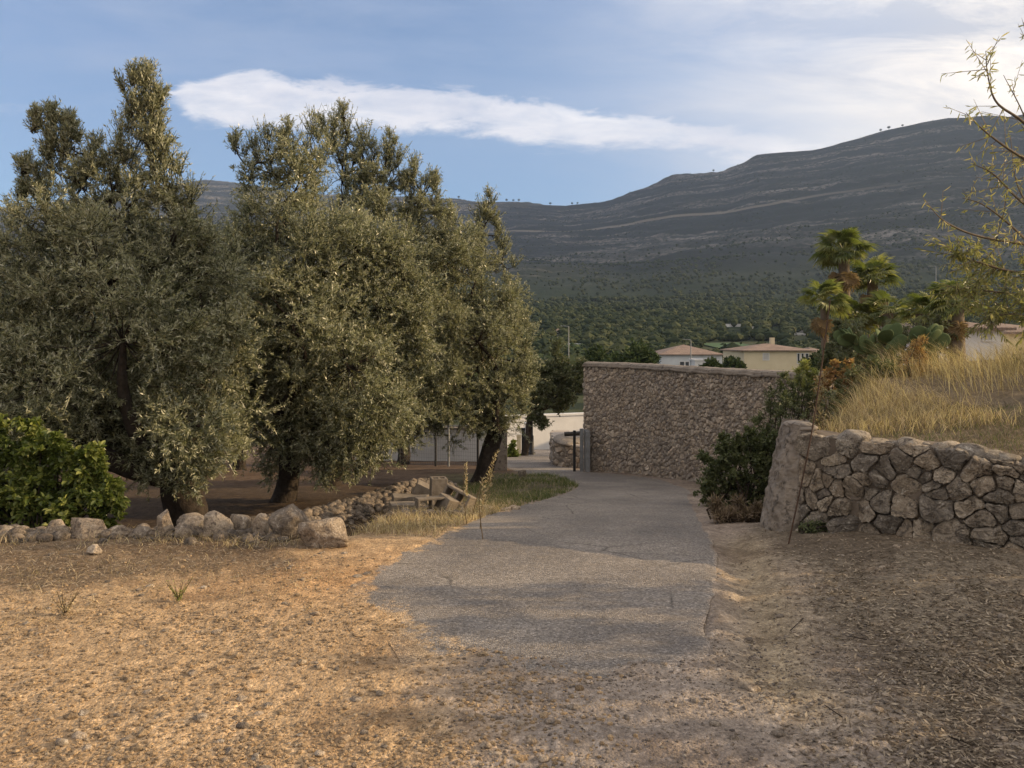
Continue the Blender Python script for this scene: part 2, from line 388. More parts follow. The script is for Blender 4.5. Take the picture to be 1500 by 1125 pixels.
def mat_road():
    m, w = mat('asphalt_mat'); p = objpos(w); tn = w.n('ShaderNodeAttribute', attribute_name='tint'); gm = w.n('ShaderNodeAttribute', attribute_name='blend').outputs['Fac']
    nb = w.noise(p, 0.9, 5, 0.6); nm = w.noise(p, 7.0, 5, 0.65)
    vor = w.n('ShaderNodeTexVoronoi', {'Vector': p, 'Scale': 95.0}); vc = w.n('ShaderNodeSeparateColor', {0: vor.outputs['Color']}).outputs[0]
    base = w.mix(w.ramp(nb, [(0.35, 0.0), (0.65, 1.0)]), (0.165, 0.150, 0.138), (0.28, 0.25, 0.218))
    c = w.mix(w.ramp(nm, [(0.45, 0.0), (0.75, 0.55)]), base, (0.22, 0.185, 0.145))
    c = w.mix(0.9, c, w.ramp(vc, [(0.0, 0.5), (0.35, 0.82), (0.8, 1.15), (1.0, 1.7)]), 'MULTIPLY')
    # cracks
    cr = w.n('ShaderNodeTexVoronoi', {'Vector': w.mix(0.08, p, w.n('ShaderNodeTexNoise', {'Vector': p, 'Scale': 3.0, 'Detail': 4.0}).outputs['Color'], 'ADD'), 'Scale': 0.8}, feature='DISTANCE_TO_EDGE')
    ck = w.m('MULTIPLY', w.ramp(cr.outputs['Distance'], [(0.0, 1.0), (0.012, 0.0)]), w.ramp(nb, [(0.5, 0.0), (0.6, 0.7)]))
    c = w.mix(ck, c, (0.035, 0.032, 0.03))
    bl = w.ramp(w.m('ADD', gm, w.m('MULTIPLY', w.m('SUBTRACT', w.noise(p, 4.5, 9, 0.82), 0.5), 2.4)), [(0.42, 0.0), (0.62, 1.0)])
    gc = w.mix(0.9, tn.outputs['Color'], w.ramp(vc, [(0.0, 0.5), (0.5, 0.95), (1.0, 1.7)]), 'MULTIPLY')
    c = w.mix(bl, c, gc)
    h = w.m('ADD', w.m('MULTIPLY', vor.outputs['Distance'], -1.0), w.m('MULTIPLY', nm, 1.2))
    return finish(m, w, prin(w, c, 0.9, h, 0.8, 0.008, 0.25))
def mat_mountain():
    m, w = mat('mountain_mat'); p = objpos(w); sp = w.n('ShaderNodeSeparateXYZ', {0: p})
    z = sp.outputs[2]; x = sp.outputs[0]
    warp = w.noise(p, 0.004, 5, 0.6)
    zz = w.m('ADD', z, w.m('MULTIPLY_ADD', warp, 90.0, w.m('MULTIPLY', x, -0.03)))
    bv = w.n('ShaderNodeCombineXYZ', {0: w.m('MULTIPLY', x, 0.0012), 1: 0.0, 2: w.m('MULTIPLY', zz, 0.045)}).outputs[0]
    strata = w.noise(bv, 1.0, 6, 0.72)
    patch = w.noise(p, 0.0045, 4, 0.6); spk = w.noise(p, 0.09, 5, 0.8)
    rock = w.m('MULTIPLY', w.ramp(strata, [(0.50, 0.0), (0.57, 1.0)]), w.ramp(patch, [(0.36, 0.25), (0.60, 1.0)]))
    rock = w.m('MULTIPLY', rock, w.ramp(spk, [(0.42, 0.05), (0.60, 1.0)]))
    up = w.sstep(z, 45.0, 140.0)
    rock = w.m('MULTIPLY', rock, up)
    soil = w.mix(up, (0.018, 0.030, 0.012), (0.020, 0.022, 0.026))
    soil = w.mix(w.ramp(spk, [(0.42, 0.75), (0.56, 0.0)]), soil, (0.014, 0.022, 0.012))
    c = w.mix(rock, soil, (0.235, 0.22, 0.205))
    # track cut along the hillside
    tz = w.m('SUBTRACT', z, w.m('ADD', 268.0, w.m('MULTIPLY_ADD', w.noise(p, 0.002, 2, 0.5), 60.0, w.m('MULTIPLY', x, 0.03))))
    tr = w.m('MULTIPLY', w.ramp(w.m('ABSOLUTE', w.m('MULTIPLY', tz, 0.1)), [(0.25, 1.0), (0.45, 0.0)]), w.sstep(x, 1000, 500))
    c = w.mix(w.m('MULTIPLY', tr, 0.75), c, (0.20, 0.18, 0.15))
    return finish(m, w, prin(w, c, 0.95, spk, 0.6, 6.0, 0.1))
def mat_leaf(name, ca, cb, cc, trans=0.3, rough=0.45, under=None, spec=0.4):
    m, w = mat(name); r = rndattr(w)
    c = w.ramp(r, [(0.0, ca), (0.5, cb), (1.0, cc)])
    if under:
        bf = w.n('ShaderNodeNewGeometry').outputs['Backfacing']; c = w.mix(bf, c, under)
    b = prin(w, c, rough, spec=spec)
    tl = w.n('ShaderNodeBsdfTranslucent', {'Color': w.mix(1.0, c, (1.5, 1.6, 0.9), 'MULTIPLY')})
    mx = w.n('ShaderNodeMixShader', {0: trans, 1: b, 2: tl.outputs[0]})
    return finish(m, w, mx.outputs[0])
def mat_simple(name, ca, cb, scale=6, rough=0.85, bstr=0.5, bdist=0.01, use_rnd=False, detail=5, spec=0.3, spots=None, metallic=0.0):
    m, w = mat(name); p = w.n('ShaderNodeTexCoord').outputs['Object']
    nz = w.noise(p, scale, detail, 0.65)
    c = w.mix(w.ramp(nz, [(0.3, 0.0), (0.7, 1.0)]), ca, cb)
    if spots:
        ns = w.noise(p, scale*2.7, 4, 0.7, 0.5); c = w.mix(w.ramp(ns, [(spots[1], 0.0), (spots[1]+.08, 1.0)]), c, spots[0])
    if use_rnd: c = w.mix(0.85, c, w.ramp(rndattr(w), [(0.0, 0.62), (0.5, 1.0), (1.0, 1.35)]), 'MULTIPLY')
    h = w.m('ADD', nz, w.m('MULTIPLY', w.noise(p, scale*6, 4, 0.7), 0.4))
    return finish(m, w, prin(w, c, rough, h, bstr, bdist, spec, Metallic=metallic))
def mat_rock(name, ca, cb, lichen, scale=5.0, hue=None):
    """weathered limestone: two tones, dark and pale lichen blotches, pits"""
    m, w = mat(name); p = w.n('ShaderNodeTexCoord').outputs['Object']; r = rndattr(w)
    pv = w.n('ShaderNodeVectorMath', {0: p, 1: w.n('ShaderNodeCombineXYZ', {0: w.m('MULTIPLY', r, 9.0), 1: 0.0, 2: 0.0}).outputs[0]}, operation='ADD').outputs[0]
    n1 = w.noise(pv, scale, 6, 0.7); n3 = w.noise(pv, scale*2.3, 5, 0.75, 0.6); n4 = w.noise(pv, scale*9, 4, 0.7)
    c = w.mix(w.ramp(n1, [(0.35, 0.0), (0.65, 1.0)]), ca, cb)
    c = w.mix(0.85, c, w.ramp(r, [(0.0, (0.55, 0.54, 0.54)), (0.4, (.95, .92, .88)), (0.7, (1.12, 1.02, .90)), (1.0, (1.5, 1.42, 1.3))]), 'MULTIPLY')
    c = w.mix(w.ramp(n3, [(0.52, 0.0), (0.60, 0.8)]), c, lichen)
    c = w.mix(w.ramp(n3, [(0.34, 0.75), (0.43, 0.0)]), c, (cb[0]*1.55, cb[1]*1.58, cb[2]*1.6))
    c = w.mix(0.7, c, w.ramp(n4, [(0.3, 0.5), (0.7, 1.35)]), 'MULTIPLY')
    h = w.m('ADD', n3, w.m('MULTIPLY', n4, 0.7))
    return finish(m, w, prin(w, c, 0.92, h, 1.0, 0.035, 0.2))

M = {}
M['ground'] = mat_ground(); M['road'] = mat_road(); M['mountain'] = mat_mountain()
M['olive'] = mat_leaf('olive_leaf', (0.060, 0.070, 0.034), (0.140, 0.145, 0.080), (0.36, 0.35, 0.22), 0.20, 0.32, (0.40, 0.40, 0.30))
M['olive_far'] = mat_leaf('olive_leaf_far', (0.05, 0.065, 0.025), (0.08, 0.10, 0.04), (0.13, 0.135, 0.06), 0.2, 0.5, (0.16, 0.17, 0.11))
M['bramble'] = mat_leaf('vine_leaf', (0.05, 0.07, 0.018), (0.11, 0.145, 0.035), (0.34, 0.35, 0.11), 0.3, 0.4)
M['shrub'] = mat_leaf('shrub_leaf', (0.060, 0.078, 0.036), (0.105, 0.125, 0.055), (0.21, 0.22, 0.11), 0.25, 0.45)
M['shrub_dry'] = mat_leaf('dry_shrub_leaf', (0.09, 0.065, 0.045), (0.17, 0.125, 0.085), (0.40, 0.31, 0.22), 0.2, 0.8)
M['shrub_orange'] = mat_leaf('orange_leaf', (0.24, 0.12, 0.05), (0.34, 0.20, 0.09), (0.40, 0.31, 0.15), 0.35, 0.6)
M['shrub_pale'] = mat_leaf('pale_leaf', (0.16, 0.18, 0.05), (0.26, 0.27, 0.09), (0.38, 0.36, 0.15), 0.35, 0.6)
M['almond'] = mat_leaf('almond_leaf', (0.14, 0.15, 0.06), (0.28, 0.275, 0.12), (0.45, 0.38, 0.20), 0.4, 0.45)
M['palm'] = mat_leaf('palm_leaf', (0.07, 0.10, 0.03), (0.14, 0.165, 0.055), (0.36, 0.35, 0.15), 0.35, 0.33, spec=0.6)
M['palm_dead'] = mat_leaf('dead_palm_leaf', (0.13, 0.09, 0.05), (0.22, 0.155, 0.08), (0.33, 0.24, 0.12), 0.2, 0.8)
M['straw'] = mat_leaf('straw', (0.17, 0.125, 0.075), (0.36, 0.285, 0.18), (0.68, 0.57, 0.40), 0.30, 0.8, spec=0.1)
M['litter'] = mat_leaf('dry_litter', (0.085, 0.065, 0.048), (0.17, 0.135, 0.098), (0.42, 0.35, 0.26), 0.1, 0.9, spec=0.1)
M['grass'] = mat_leaf('green_grass', (0.05, 0.075, 0.02), (0.085, 0.12, 0.035), (0.20, 0.20, 0.08), 0.3, 0.6, spec=0.2)
M['forest'] = mat_leaf('forest_leaf', (0.013, 0.022, 0.009), (0.026, 0.038, 0.014), (0.062, 0.070, 0.030), 0.05, 0.8, spec=0.1)
M['grove'] = mat_leaf('grove_leaf', (0.035, 0.055, 0.022), (0.055, 0.080, 0.030), (0.085, 0.105, 0.045), 0.05, 0.8, spec=0.1)
M['bark'] = mat_simple('bark', (0.020, 0.015, 0.012), (0.060, 0.047, 0.037), 12, 0.95, 1.0, 0.03)
M['bark_pale'] = mat_simple('pale_bark', (0.11, 0.085, 0.06), (0.20, 0.16, 0.12), 14, 0.9, 0.7, 0.01)
M['boulder'] = mat_rock('boulder_stone', (0.27, 0.225, 0.18), (0.47, 0.41, 0.34), (0.12, 0.10, 0.085), 7)
M['pebble'] = mat_rock('pebble_stone', (0.38, 0.275, 0.17), (0.52, 0.41, 0.28), (0.32, 0.24, 0.16), 8)
M['grit'] = mat_rock('grey_grit', (0.22, 0.19, 0.165), (0.40, 0.355, 0.31), (0.15, 0.13, 0.12), 8)
M['rubble'] = mat_rock('rubble_stone', (0.17, 0.145, 0.12), (0.29, 0.25, 0.21), (0.09, 0.08, 0.07), 7)
M['wall_stone'] = mat_rock('wall_stone', (0.24, 0.21, 0.175), (0.43, 0.39, 0.33), (0.12, 0.105, 0.09), 7)
M['garden_stone'] = mat_rock('garden_wall_stone', (0.47, 0.41, 0.355), (0.66, 0.60, 0.53), (0.32, 0.275, 0.25), 9)
M['joint'] = mat_simple('joint_earth', (0.06, 0.048, 0.038), (0.20, 0.165, 0.13), 5, 0.95, 0.8, 0.02)
M['mortar'] = mat_simple('mortar', (0.31, 0.265, 0.225), (0.44, 0.385, 0.33), 10, 0.95, 0.8, 0.02)
M['concrete'] = mat_simple('old_concrete', (0.16, 0.135, 0.11), (0.29, 0.25, 0.205), 5, 0.92, 0.7, 0.01, spots=((0.09, 0.078, 0.065), 0.55))
M['block'] = mat_simple('block_concrete', (0.12, 0.10, 0.08), (0.23, 0.195, 0.155), 14, 0.92, 0.8, 0.006)
M['white'] = mat_simple('white_render', (0.60, 0.60, 0.60), (0.74, 0.74, 0.73), 0.9, 0.85, 0.2, 0.005, spots=((0.42, 0.42, 0.42), 0.66))
M['blueish'] = mat_simple('pale_render', (0.50, 0.53, 0.56), (0.62, 0.65, 0.67), 0.6, 0.85, 0.2, 0.005)
M['cream'] = mat_simple('cream_render', (0.58, 0.50, 0.34), (0.68, 0.60, 0.43), 0.5, 0.85, 0.2, 0.005)
M['dark'] = mat_simple('dark_paint', (0.015, 0.015, 0.016), (0.03, 0.03, 0.03), 6, 0.5, 0.1, 0.002)
M['window'] = mat_simple('window_glass', (0.03, 0.035, 0.04), (0.06, 0.065, 0.07), 3, 0.15, 0.0, 0.002, spec=0.6)
M['shutter'] = mat_simple('shutter', (0.42, 0.41, 0.40), (0.52, 0.51, 0.49), 3, 0.6, 0.1, 0.002)
M['steel'] = mat_simple('galvanised_steel', (0.20, 0.21, 0.22), (0.32, 0.33, 0.34), 9, 0.5, 0.2, 0.002, metallic=0.5)
M['rust'] = mat_simple('rusty_iron', (0.035, 0.022, 0.016), (0.085, 0.048, 0.030), 30, 0.9, 0.6, 0.003)
M['field'] = mat_simple('green_field', (0.035, 0.075, 0.025), (0.05, 0.10, 0.035), 0.1, 0.9, 0.3, 0.1)
M['cactus'] = mat_simple('cactus_skin', (0.07, 0.10, 0.045), (0.11, 0.145, 0.065), 6, 0.75, 0.3, 0.006, spots=((0.16, 0.16, 0.09), 0.68), spec=0.1)
def mat_tiles():
    m, w = mat('roof_tiles'); p = w.n('ShaderNodeTexCoord').outputs['Object']
    wv = w.n('ShaderNodeTexWave', {'Vector': p, 'Scale': 1.6, 'Distortion': 0.4, 'Detail': 2.0}, wave_type='BANDS', bands_direction='X')
    nz = w.noise(p, 1.2, 6, 0.7)
    c = w.mix(w.ramp(nz, [(0.35, 0.0), (0.65, 1.0)]), (0.18, 0.135, 0.112), (0.28, 0.215, 0.175))
    return finish(m, w, prin(w, c, 0.9, wv.outputs['Fac'], 0.7, 0.05, 0.2))
M['tiles'] = mat_tiles()

# ------------------------------------------------------------------ ground, road, mountain
def ground_col(x, y, z):
    n = len(x)
    rho = np.hypot(x, y)
    tan = np.array([.42, .305, .185]); brown = np.array([.175, .130, .088]); grey = np.array([.27, .225, .185]); dark = np.array([.06, .044, .032]); green = np.array([.06, .065, .03])
    straw = np.array([.26, .20, .12]); ora = np.array([.40, .25, .13])
    w1 = n2(x, y, .9, 4, 31); w2 = n2(x, y, 3.5, 4, 33)
    c = np.tile(grey, (n, 1))
    def mx(c, col, f): f = np.clip(f, 0, 1)[:, None]; return c*(1-f)+col*f
    # tan gravel to the left and front
    c = mx(c, tan, sm((-x+.15+.5*w1)/.9+.3))
    # orange tongue at the left shoulder
    c = mx(c, ora, np.exp(-((x+1.3)/.9)**2-((y-5.4)/.7)**2)*(1+.6*w2)*.8)
    # grey fines in front of the asphalt
    c = mx(c, np.array([.27, .232, .198]), sm((x+.45+.5*w2)/.6)*(1-sm((y-4.2)/.6)))
    # littered brown strip before the stone row
    lit = sm((y-4.5-.75*sm((x+4)/3)+.5*w1+.25*w2)/.7)*sm((-1.35-x+.4*w2)/.5)
    c = mx(c, brown, lit*.9)
    # right side: leaf litter, bare path by the asphalt
    lr = sm((x-1.55-.15*(y-4)-.35*w1)/.5)*sm((y-2.6)/1.)
    c = mx(c, np.array([.185, .157, .115]), lr*.85)
    path = np.exp(-((x-np.interp(y, XR[:, 0], XR[:, 1])-.28)/.22)**2)*sm((y-3.0)/.6)*(1-sm((y-6.3)/1.))
    c = mx(c, np.array([.32, .262, .175]), path*.85)
    c = mx(c, np.array([.30, .235, .165]), lr*sm((w2-.25)/.3)*.7)
    # under the olives
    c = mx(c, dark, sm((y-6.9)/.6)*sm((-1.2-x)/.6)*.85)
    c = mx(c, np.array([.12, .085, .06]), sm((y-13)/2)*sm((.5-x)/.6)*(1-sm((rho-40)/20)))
    verge = sm((np.interp(y, XL[:, 0], XL[:, 1])-x)/.15)*sm((y-6.6)/1.)
    c = mx(c, np.array([.11, .10, .055]), verge*sm((x+2.0)/.8)*(1-sm((y-17)/1))*.8)
    # terrace
    ter = sm((y-front_y(x)-.1)/.3)*sm((x-left_x(y))/.4)*(1-sm((rho-30)/20))
    c = mx(c, np.array([.17, .135, .09]), ter)
    far = sm((rho-45)/25)
    c = mx(c, np.array([.045, .055, .024]), far)
    c = mx(c, np.array([.13, .10, .065]), far*sm((n2(x, y, 1/35., 3, 41)-.15)/.2)*.7)
    w4 = n2(x, y, 1.6, 5, 45)
    c = mx(c, c*np.array([.66, .63, .62]), sm((w4-.12)/.22)*(1-far)*.8)
    c = mx(c, np.minimum(c*1.22, .6), sm((-w4-.15)/.2)*(1-far)*.7)
    return c*(1+.12*w2[:, None])
azs = np.radians(np.concatenate([np.arange(-180, -44, 3.0), np.arange(-44, 44, 0.16), np.arange(44, 180.1, 3.0)]))
rh = np.exp(np.arange(np.log(0.35), np.log(60), 0.0105)); rh = np.concatenate([rh, np.exp(np.arange(np.log(60), np.log(352), 0.02))])
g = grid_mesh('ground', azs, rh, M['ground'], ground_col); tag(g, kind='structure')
azm = np.radians(np.concatenate([np.arange(-180, -40, 2.0), np.arange(-40, 44, 0.16), np.arange(44, 76, 0.5), np.arange(76, 180.1, 2.0)]))
rm = np.concatenate([np.exp(np.arange(np.log(350), np.log(1000), 0.012)), np.arange(1000, 3900, 11.0), np.arange(3900, 5200, 60.0)])
g = grid_mesh('mountain', azm, rm, M['mountain'], None); tag(g, kind='structure')

def make_road():
    ns, nt = 60, 520
    s = np.linspace(0, 1, ns); t = np.linspace(0, 1, nt)
    S, T = np.meshgrid(s, t)
    ys = np.interp(S, [0, .12, .25, .50, .71, 1], [4.9, 4.3, 3.75, 3.35, 3.3, 3.55])
    ys = ys+.22*n2(S*2.2, 0*S, 2.2, 4, 77)+.07*n2(S*2.2, 0*S, 13, 3, 78)
    y = ys+(40-ys)*T**1.9
    xl = np.interp(y, XL[:, 0], XL[:, 1]); xr = np.interp(y, XR[:, 0], XR[:, 1])
    e = .05*n2(0*y, y, 1.7, 4, 80)+.03*n2(0*y, y, 9, 3, 81)
    x0 = -1.12+2.15*S; x1 = xl+(xr-xl)*S
    f = sm((y-ys)/1.2); f0 = sm((y-3.7)/1.6)
    x = x1*f0+(x0)*(1-f0)
    # ragged edges
    x = x+e*((1-S)**3*1.8)-(S**6)*(.03*n2(0*y, y+9, 6, 4, 82)+.05*n2(0*y, y+3, 1.1, 3, 83))
    z = hz(x, y, False)+.010*sm((y-ys)/.5)-.012+.010*n2(x, y, 1.3, 3, 88)
    edge = np.minimum(np.minimum(S, 1-S)*40, 1)
    z = z-.012*(1-sm(edge))
    v = np.stack([x, y, z], -1).reshape(-1, 3)
    i = (np.arange(nt-1)*ns)[:, None]+np.arange(ns-1)[None]; fa = np.stack([i, i+1, i+ns+1, i+ns], -1).reshape(-1, 4)
    o = build('road', [(v, fa)], M['road'], smooth=True)
    cc = ground_col(v[:, 0], v[:, 1], v[:, 2]); at = o.data.color_attributes.new('tint', 'FLOAT_COLOR', 'POINT')
    at.data.foreach_set('color', np.concatenate([cc, np.ones((len(cc), 1))], 1).astype(np.float32).ravel())
    dend = (y-ys).ravel(); dl = (x-x[:, :1]).ravel(); dr_ = (x[:, -1:]-x).ravel()
    bl = np.maximum(1.0-dend/.8, np.maximum(.75-dl/(.08+.16*(1-sm((y.ravel()-6.5)/2))), .7-dr_/.10))
    a2 = o.data.attributes.new('blend', 'FLOAT', 'POINT'); a2.data.foreach_set('value', np.clip(bl, 0, 1).astype(np.float32))
    return tag(o, kind='structure')
make_road()

# ------------------------------------------------------------------ olive trees
def clumps_from_lobes(lobes, d, r, per=7.0, depth=1.0, cmin=.22, cmax=.42):
    """lobes: (px, py, rpx[, dd]); returns clump centres, radii and their lobe index"""
    out = []; rad = []; idx = []
    for li, l in enumerate(lobes):
        c = P(l[0], l[1], d+(l[3] if len(l) > 3 else 0)); R0 = l[2]/FPX*d
        n = max(2, int(per*(R0/.5)**2.0)+1)
        u = rvec(n, r); rr = R0*(.35+.62*r.random(n)**.6)[:, None]
        q = c+u*rr*np.array([1, depth, 1])
        cr = np.minimum(r.uniform(cmin, cmax, n), R0*.75)
        if R0 < .42:
            n = max(4, int(22*R0)); t = np.linspace(-1.1, .9, n); q = c+np.stack([r.normal(0, .20*R0, n)*(1.3-t), r.normal(0, .25*R0, n), t*R0], 1)
            cr = np.clip(R0*r.uniform(.35, .65, n)*(1.2-.4*t), .07, .19)
        else:
            kp = fbm(q*1.9+li, 2, 7) > -.20
            q, cr = q[kp], cr[kp]; n = len(q)
        out.append(q); rad.append(cr); idx += [li]*n
    return np.concatenate(out), np.concatenate(rad), np.array(idx)
def foliage(cc, cr, nper, r, L=(.05, .08), W=(.013, .018), up=.25, droop=None, shoots=14, rexp=0.5, outward=None):
    """leafy shoots radiating in each clump; returns leaf part and twig part"""
    n = len(cc); S = shoots
    dirs = rvec(n*S, r); dirs[:, 2] += up+np.repeat(np.where(cr < .2, 1.1, 0), S)
    if outward is not None: dirs = dirs+np.repeat(outward, S, 0)*.7
    dirs = unit(dirs)
    base = np.repeat(cc, S, 0); rad = np.repeat(cr, S)
    p0 = base+dirs*rad[:, None]*.1+rvec(n*S, r)*rad[:, None]*.25
    ln = rad*r.uniform(.6, 1.3, n*S)*np.where(rad < .2, 2.0, 1.0); p1 = p0+dirs*ln[:, None]
    k = max(1, nper//S)
    t = r.random((n*S, k))**.85
    bend = rvec(n*S, r)*.15
    pos = p0[:, None]+(p1-p0)[:, None]*t[..., None]+(bend*ln[:, None])[:, None]*(t*(1-t))[..., None]*3
    pos = pos.reshape(-1, 3); dl = np.repeat(dirs, k, 0)
    kp = r.random(len(pos)) < np.repeat(np.where(rad < .2, .42, 1.0), k)
    pos, dl = pos[kp], dl[kp]; m = len(pos)
    ld = unit(dl*.9+rvec(m, r)*.95)
    if droop is not None: ld = unit(ld+np.array([0, 0, -droop]))
    nn = rvec(m, r)+np.array([0, 0, .7])
    shade = np.clip(np.repeat(r.random(n), S*k)[kp]*.5+r.random(m)*.5, 0, 1)
    lf = leaves(pos, ld, nn, r.uniform(*L, m), r.uniform(*W, m), shade)
    return lf, sticks(p0, p1, .005, .002)
def limb(p0, p1, r0, r1, r, wig=.12, k=9, n=14, lump=.18, up=.25):
    d = p1-p0; L = np.linalg.norm(d); mid = [p0]
    for t in (.3, .65):
        mid.append(p0+d*t+rvec(1, r)[0]*wig*L+np.array([0, 0, -up*L*.15*(1-t)]))
    mid.append(p1)
    return tube(catmull(mid, n), np.linspace(r0, r1, n), k, int(r.integers(99)), lump)
def olive(label, px, d, lobes, seed, trunk_r=.2, fork_h=.8, lean=0.0, nleaf=90000, per=7, name='olive_tree', leafmat='olive', L=(.040, .070), W=(.009, .0155), nlimb=7, fork_px=None, group=None, cat='tree', depth=1.0, cm=(.18, .36), extra_trunks=()):
    r = np.random.default_rng(seed); global rng; keep = rng; rng = r
    x = (px-750)/FPX*d; z = H(x, d); base = np.array([x, d, z-.08])
    root = thing(name, label, cat, (x, d, z), group)
    fork = base+np.array([lean, r.uniform(-.1, .1), fork_h+.08])
    nt = 16; path = catmull([base, base+(fork-base)*.35+rvec(1, r)[0]*.05, base+(fork-base)*.7+rvec(1, r)[0]*.05, fork], nt)
    flare = 1+.38*np.exp(-np.linspace(0, 1, nt)*7)
    rad_ = trunk_r*flare*np.linspace(.95, .80, nt); top = fork+(fork-base)*np.array([.3, .3, .12]); path = np.vstack([path, fork*.6+top*.4+[0, 0, .02], top+[0, 0, .05]]); rad_ = np.r_[rad_, trunk_r*.55, .01]
    parts = [tube(path, rad_, 22, seed, .34)]
    big = sorted(range(len(lobes)), key=lambda i: -lobes[i][2])[:nlimb]
    lc = [P(l[0], l[1], d+(l[3] if len(l) > 3 else 0)) for l in lobes]
    cc, cr, ci = clumps_from_lobes(lobes, d, r, per, depth, *cm)
    for i in big:
        parts.append(limb(fork-np.array([0, 0, r.uniform(.05, .3)*min(1, trunk_r*4)]), lc[i], trunk_r*.55, trunk_r*.12, r))
    for i in range(len(lobes)):
        if i in big: continue
        cand = [b for b in range(len(lobes)) if lobes[b][2] > lobes[i][2]*1.15] or big; j = min(cand, key=lambda b: np.linalg.norm(lc[b]-lc[i])+max(0, lc[b][2]-lc[i][2])*2); parts.append(limb(lc[j], lc[i], min(.03, .06*lobes[i][2]/FPX*d+.008), .007, r, k=6))
    q = np.array([lc[i] for i in ci]); mid = (q+cc)/2+rvec(len(cc), r)*.08
    s1 = sticks(q, mid, .011, .008); s2 = sticks(mid, cc, .008, .004)
    build('trunk', parts+[s1, s2], M['bark'], root, smooth=True)
    ctr = cc.mean(0)
    nper = max(28, int(nleaf/len(cc)))
    lf, tw = foliage(cc, cr*1.12, nper, r, L, W, up=.3, outward=unit(cc-ctr)*.6, shoots=16)
    build('crown', [lf, (tw[0], tw[1], np.full(len(tw[1]), .0))], M[leafmat], root)
    rng = keep
    return root

T1 = [(150, 430, 150), (60, 490, 130), (250, 360, 85), (300, 460, 80), (-60, 500, 140), (140, 590, 110), (290, 560, 95), (230, 625, 60), (0, 620, 110), (175, 330, 85), (90, 350, 75), (30, 380, 60),
      (208, 200, 36), (205, 150, 26), (196, 122, 13), (215, 118, 12), (225, 250, 48), (135, 240, 30), (120, 275, 36), (90, 205, 22), (58, 183, 11), (75, 240, 20), (55, 275, 20), (40, 250, 9), (35, 285, 8), (60, 310, 34), (165, 280, 40), (255, 290, 38), (275, 320, 34), (180, 500, 110, -.7), (60, 560, 90, -.8), (320, 620, 45, -.3), (290, 400, 60), (230, 650, 50, -.5), (310, 648, 48, -.5), (270, 620, 60, -.8), (120, 650, 60, -.3), (192, 172, 20), (224, 188, 24), (240, 222, 26), (178, 232, 30), (108, 226, 22), (72, 215, 18), (103, 192, 12), (75, 175, 8), (232, 150, 9)]
T2 = [(430, 410, 115), (405, 310, 72), (370, 245, 30), (345, 215, 13), (440, 260, 46), (415, 225, 22), (340, 340, 45), (520, 460, 85), (565, 410, 50), (480, 560, 90), (545, 625, 45), (575, 500, 50), (400, 520, 95), (355, 590, 60), (450, 620, 55), (470, 330, 60), (520, 370, 60), (590, 450, 36), (600, 520, 26), (500, 640, 42, -.4), (540, 660, 26, -.4), (430, 470, 80, -.9), (510, 540, 70, -.9), (330, 430, 50), (330, 520, 55), (560, 560, 50), (600, 480, 30), (470, 650, 40), (400, 650, 40), (550, 460, 60), (480, 400, 80), (480, 645, 50, -.5), (530, 655, 44, -.6), (430, 645, 48, -.5), (560, 610, 48, -.6), (590, 440, 46), (612, 485, 38), (585, 395, 36), (585, 560, 42), (350, 470, 60), (340, 390, 50), (345, 560, 55), (395, 230, 26), (460, 225, 30), (425, 205, 16)]
T3 = [(508, 210, 26), (505, 172, 12), (470, 190, 12), (500, 262, 46), (573, 215, 14), (565, 250, 22), (555, 290, 44), (605, 262, 20), (600, 300, 32), (600, 350, 62), (636, 300, 20), (635, 268, 9), (645, 385, 55), (530, 350, 75), (660, 330, 20), (590, 430, 70), (640, 470, 60), (560, 520, 70), (490, 215, 24), (530, 225, 26), (545, 240, 22), (585, 255, 24), (620, 290, 24), (560, 600, 60), (600, 590, 50)]
T4 = [(716, 308, 20), (706, 340, 28), (725, 345, 16), (690, 390, 42), (735, 385, 22), (700, 450, 68), (655, 440, 55), (745, 455, 40), (650, 520, 70), (715, 530, 66), (765, 490, 28), (770, 530, 26), (620, 580, 52), (735, 590, 42), (680, 605, 50), (600, 620, 36), (755, 570, 26), (640, 400, 30), (700, 500, 60, -.8), (660, 560, 50, -.8), (720, 625, 22)]
olive('large olive tree with a thick forked trunk, nearest on the left, tallest', 268, 9.3, T1, 11, .27, .75, .05, 340000, 12)
olive('broad olive tree with drooping low branches, second from the left', 415, 11.3, T2, 12, .16, 1.0, .1, 310000, 13)
olive('tall olive tree standing behind the middle one, its pointed tops in front of the cloud', 485, 14.2, T3, 13, .15, 1.3, .3, 200000, 14)
olive('olive tree with a dark leaning trunk beside the road bend, the rightmost of the row', 703, 15.0, T4, 14, .19, 1.1, .35, 165000, 13)
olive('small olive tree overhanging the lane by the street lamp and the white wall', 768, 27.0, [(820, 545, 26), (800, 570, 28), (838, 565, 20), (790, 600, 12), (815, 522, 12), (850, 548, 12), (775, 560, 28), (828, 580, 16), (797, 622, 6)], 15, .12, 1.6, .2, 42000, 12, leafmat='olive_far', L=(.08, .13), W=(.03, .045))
def wl(x, y, z, rad, d=6): return (750+x/y*FPX, 500-(z-EYE)/y*FPX, rad/d*FPX, y-d)
olive('added stone pine out of view on the right, its flat crown shading the nearest olive', 750+12.6/9.3*FPX, 9.3, [wl(12.6+a, 9.3+b, 7.7+c, rr, 9.3) for a, b, c, rr in ((0, 0, 0, 1.0), (.6, -1.0, .1, .8), (-.4, 1.0, -.1, .8), (0, -.6, .5, .8), (.2, .9, .4, .7), (0, -1.6, -.3, .5))], 21, .16, 4.4, 0, 26000, 7, 'pine_tree', 'olive_far', (.10, .16), (.03, .04), cm=(.25, .45))  # unseen tree added to shade the lower crown of the nearest olive
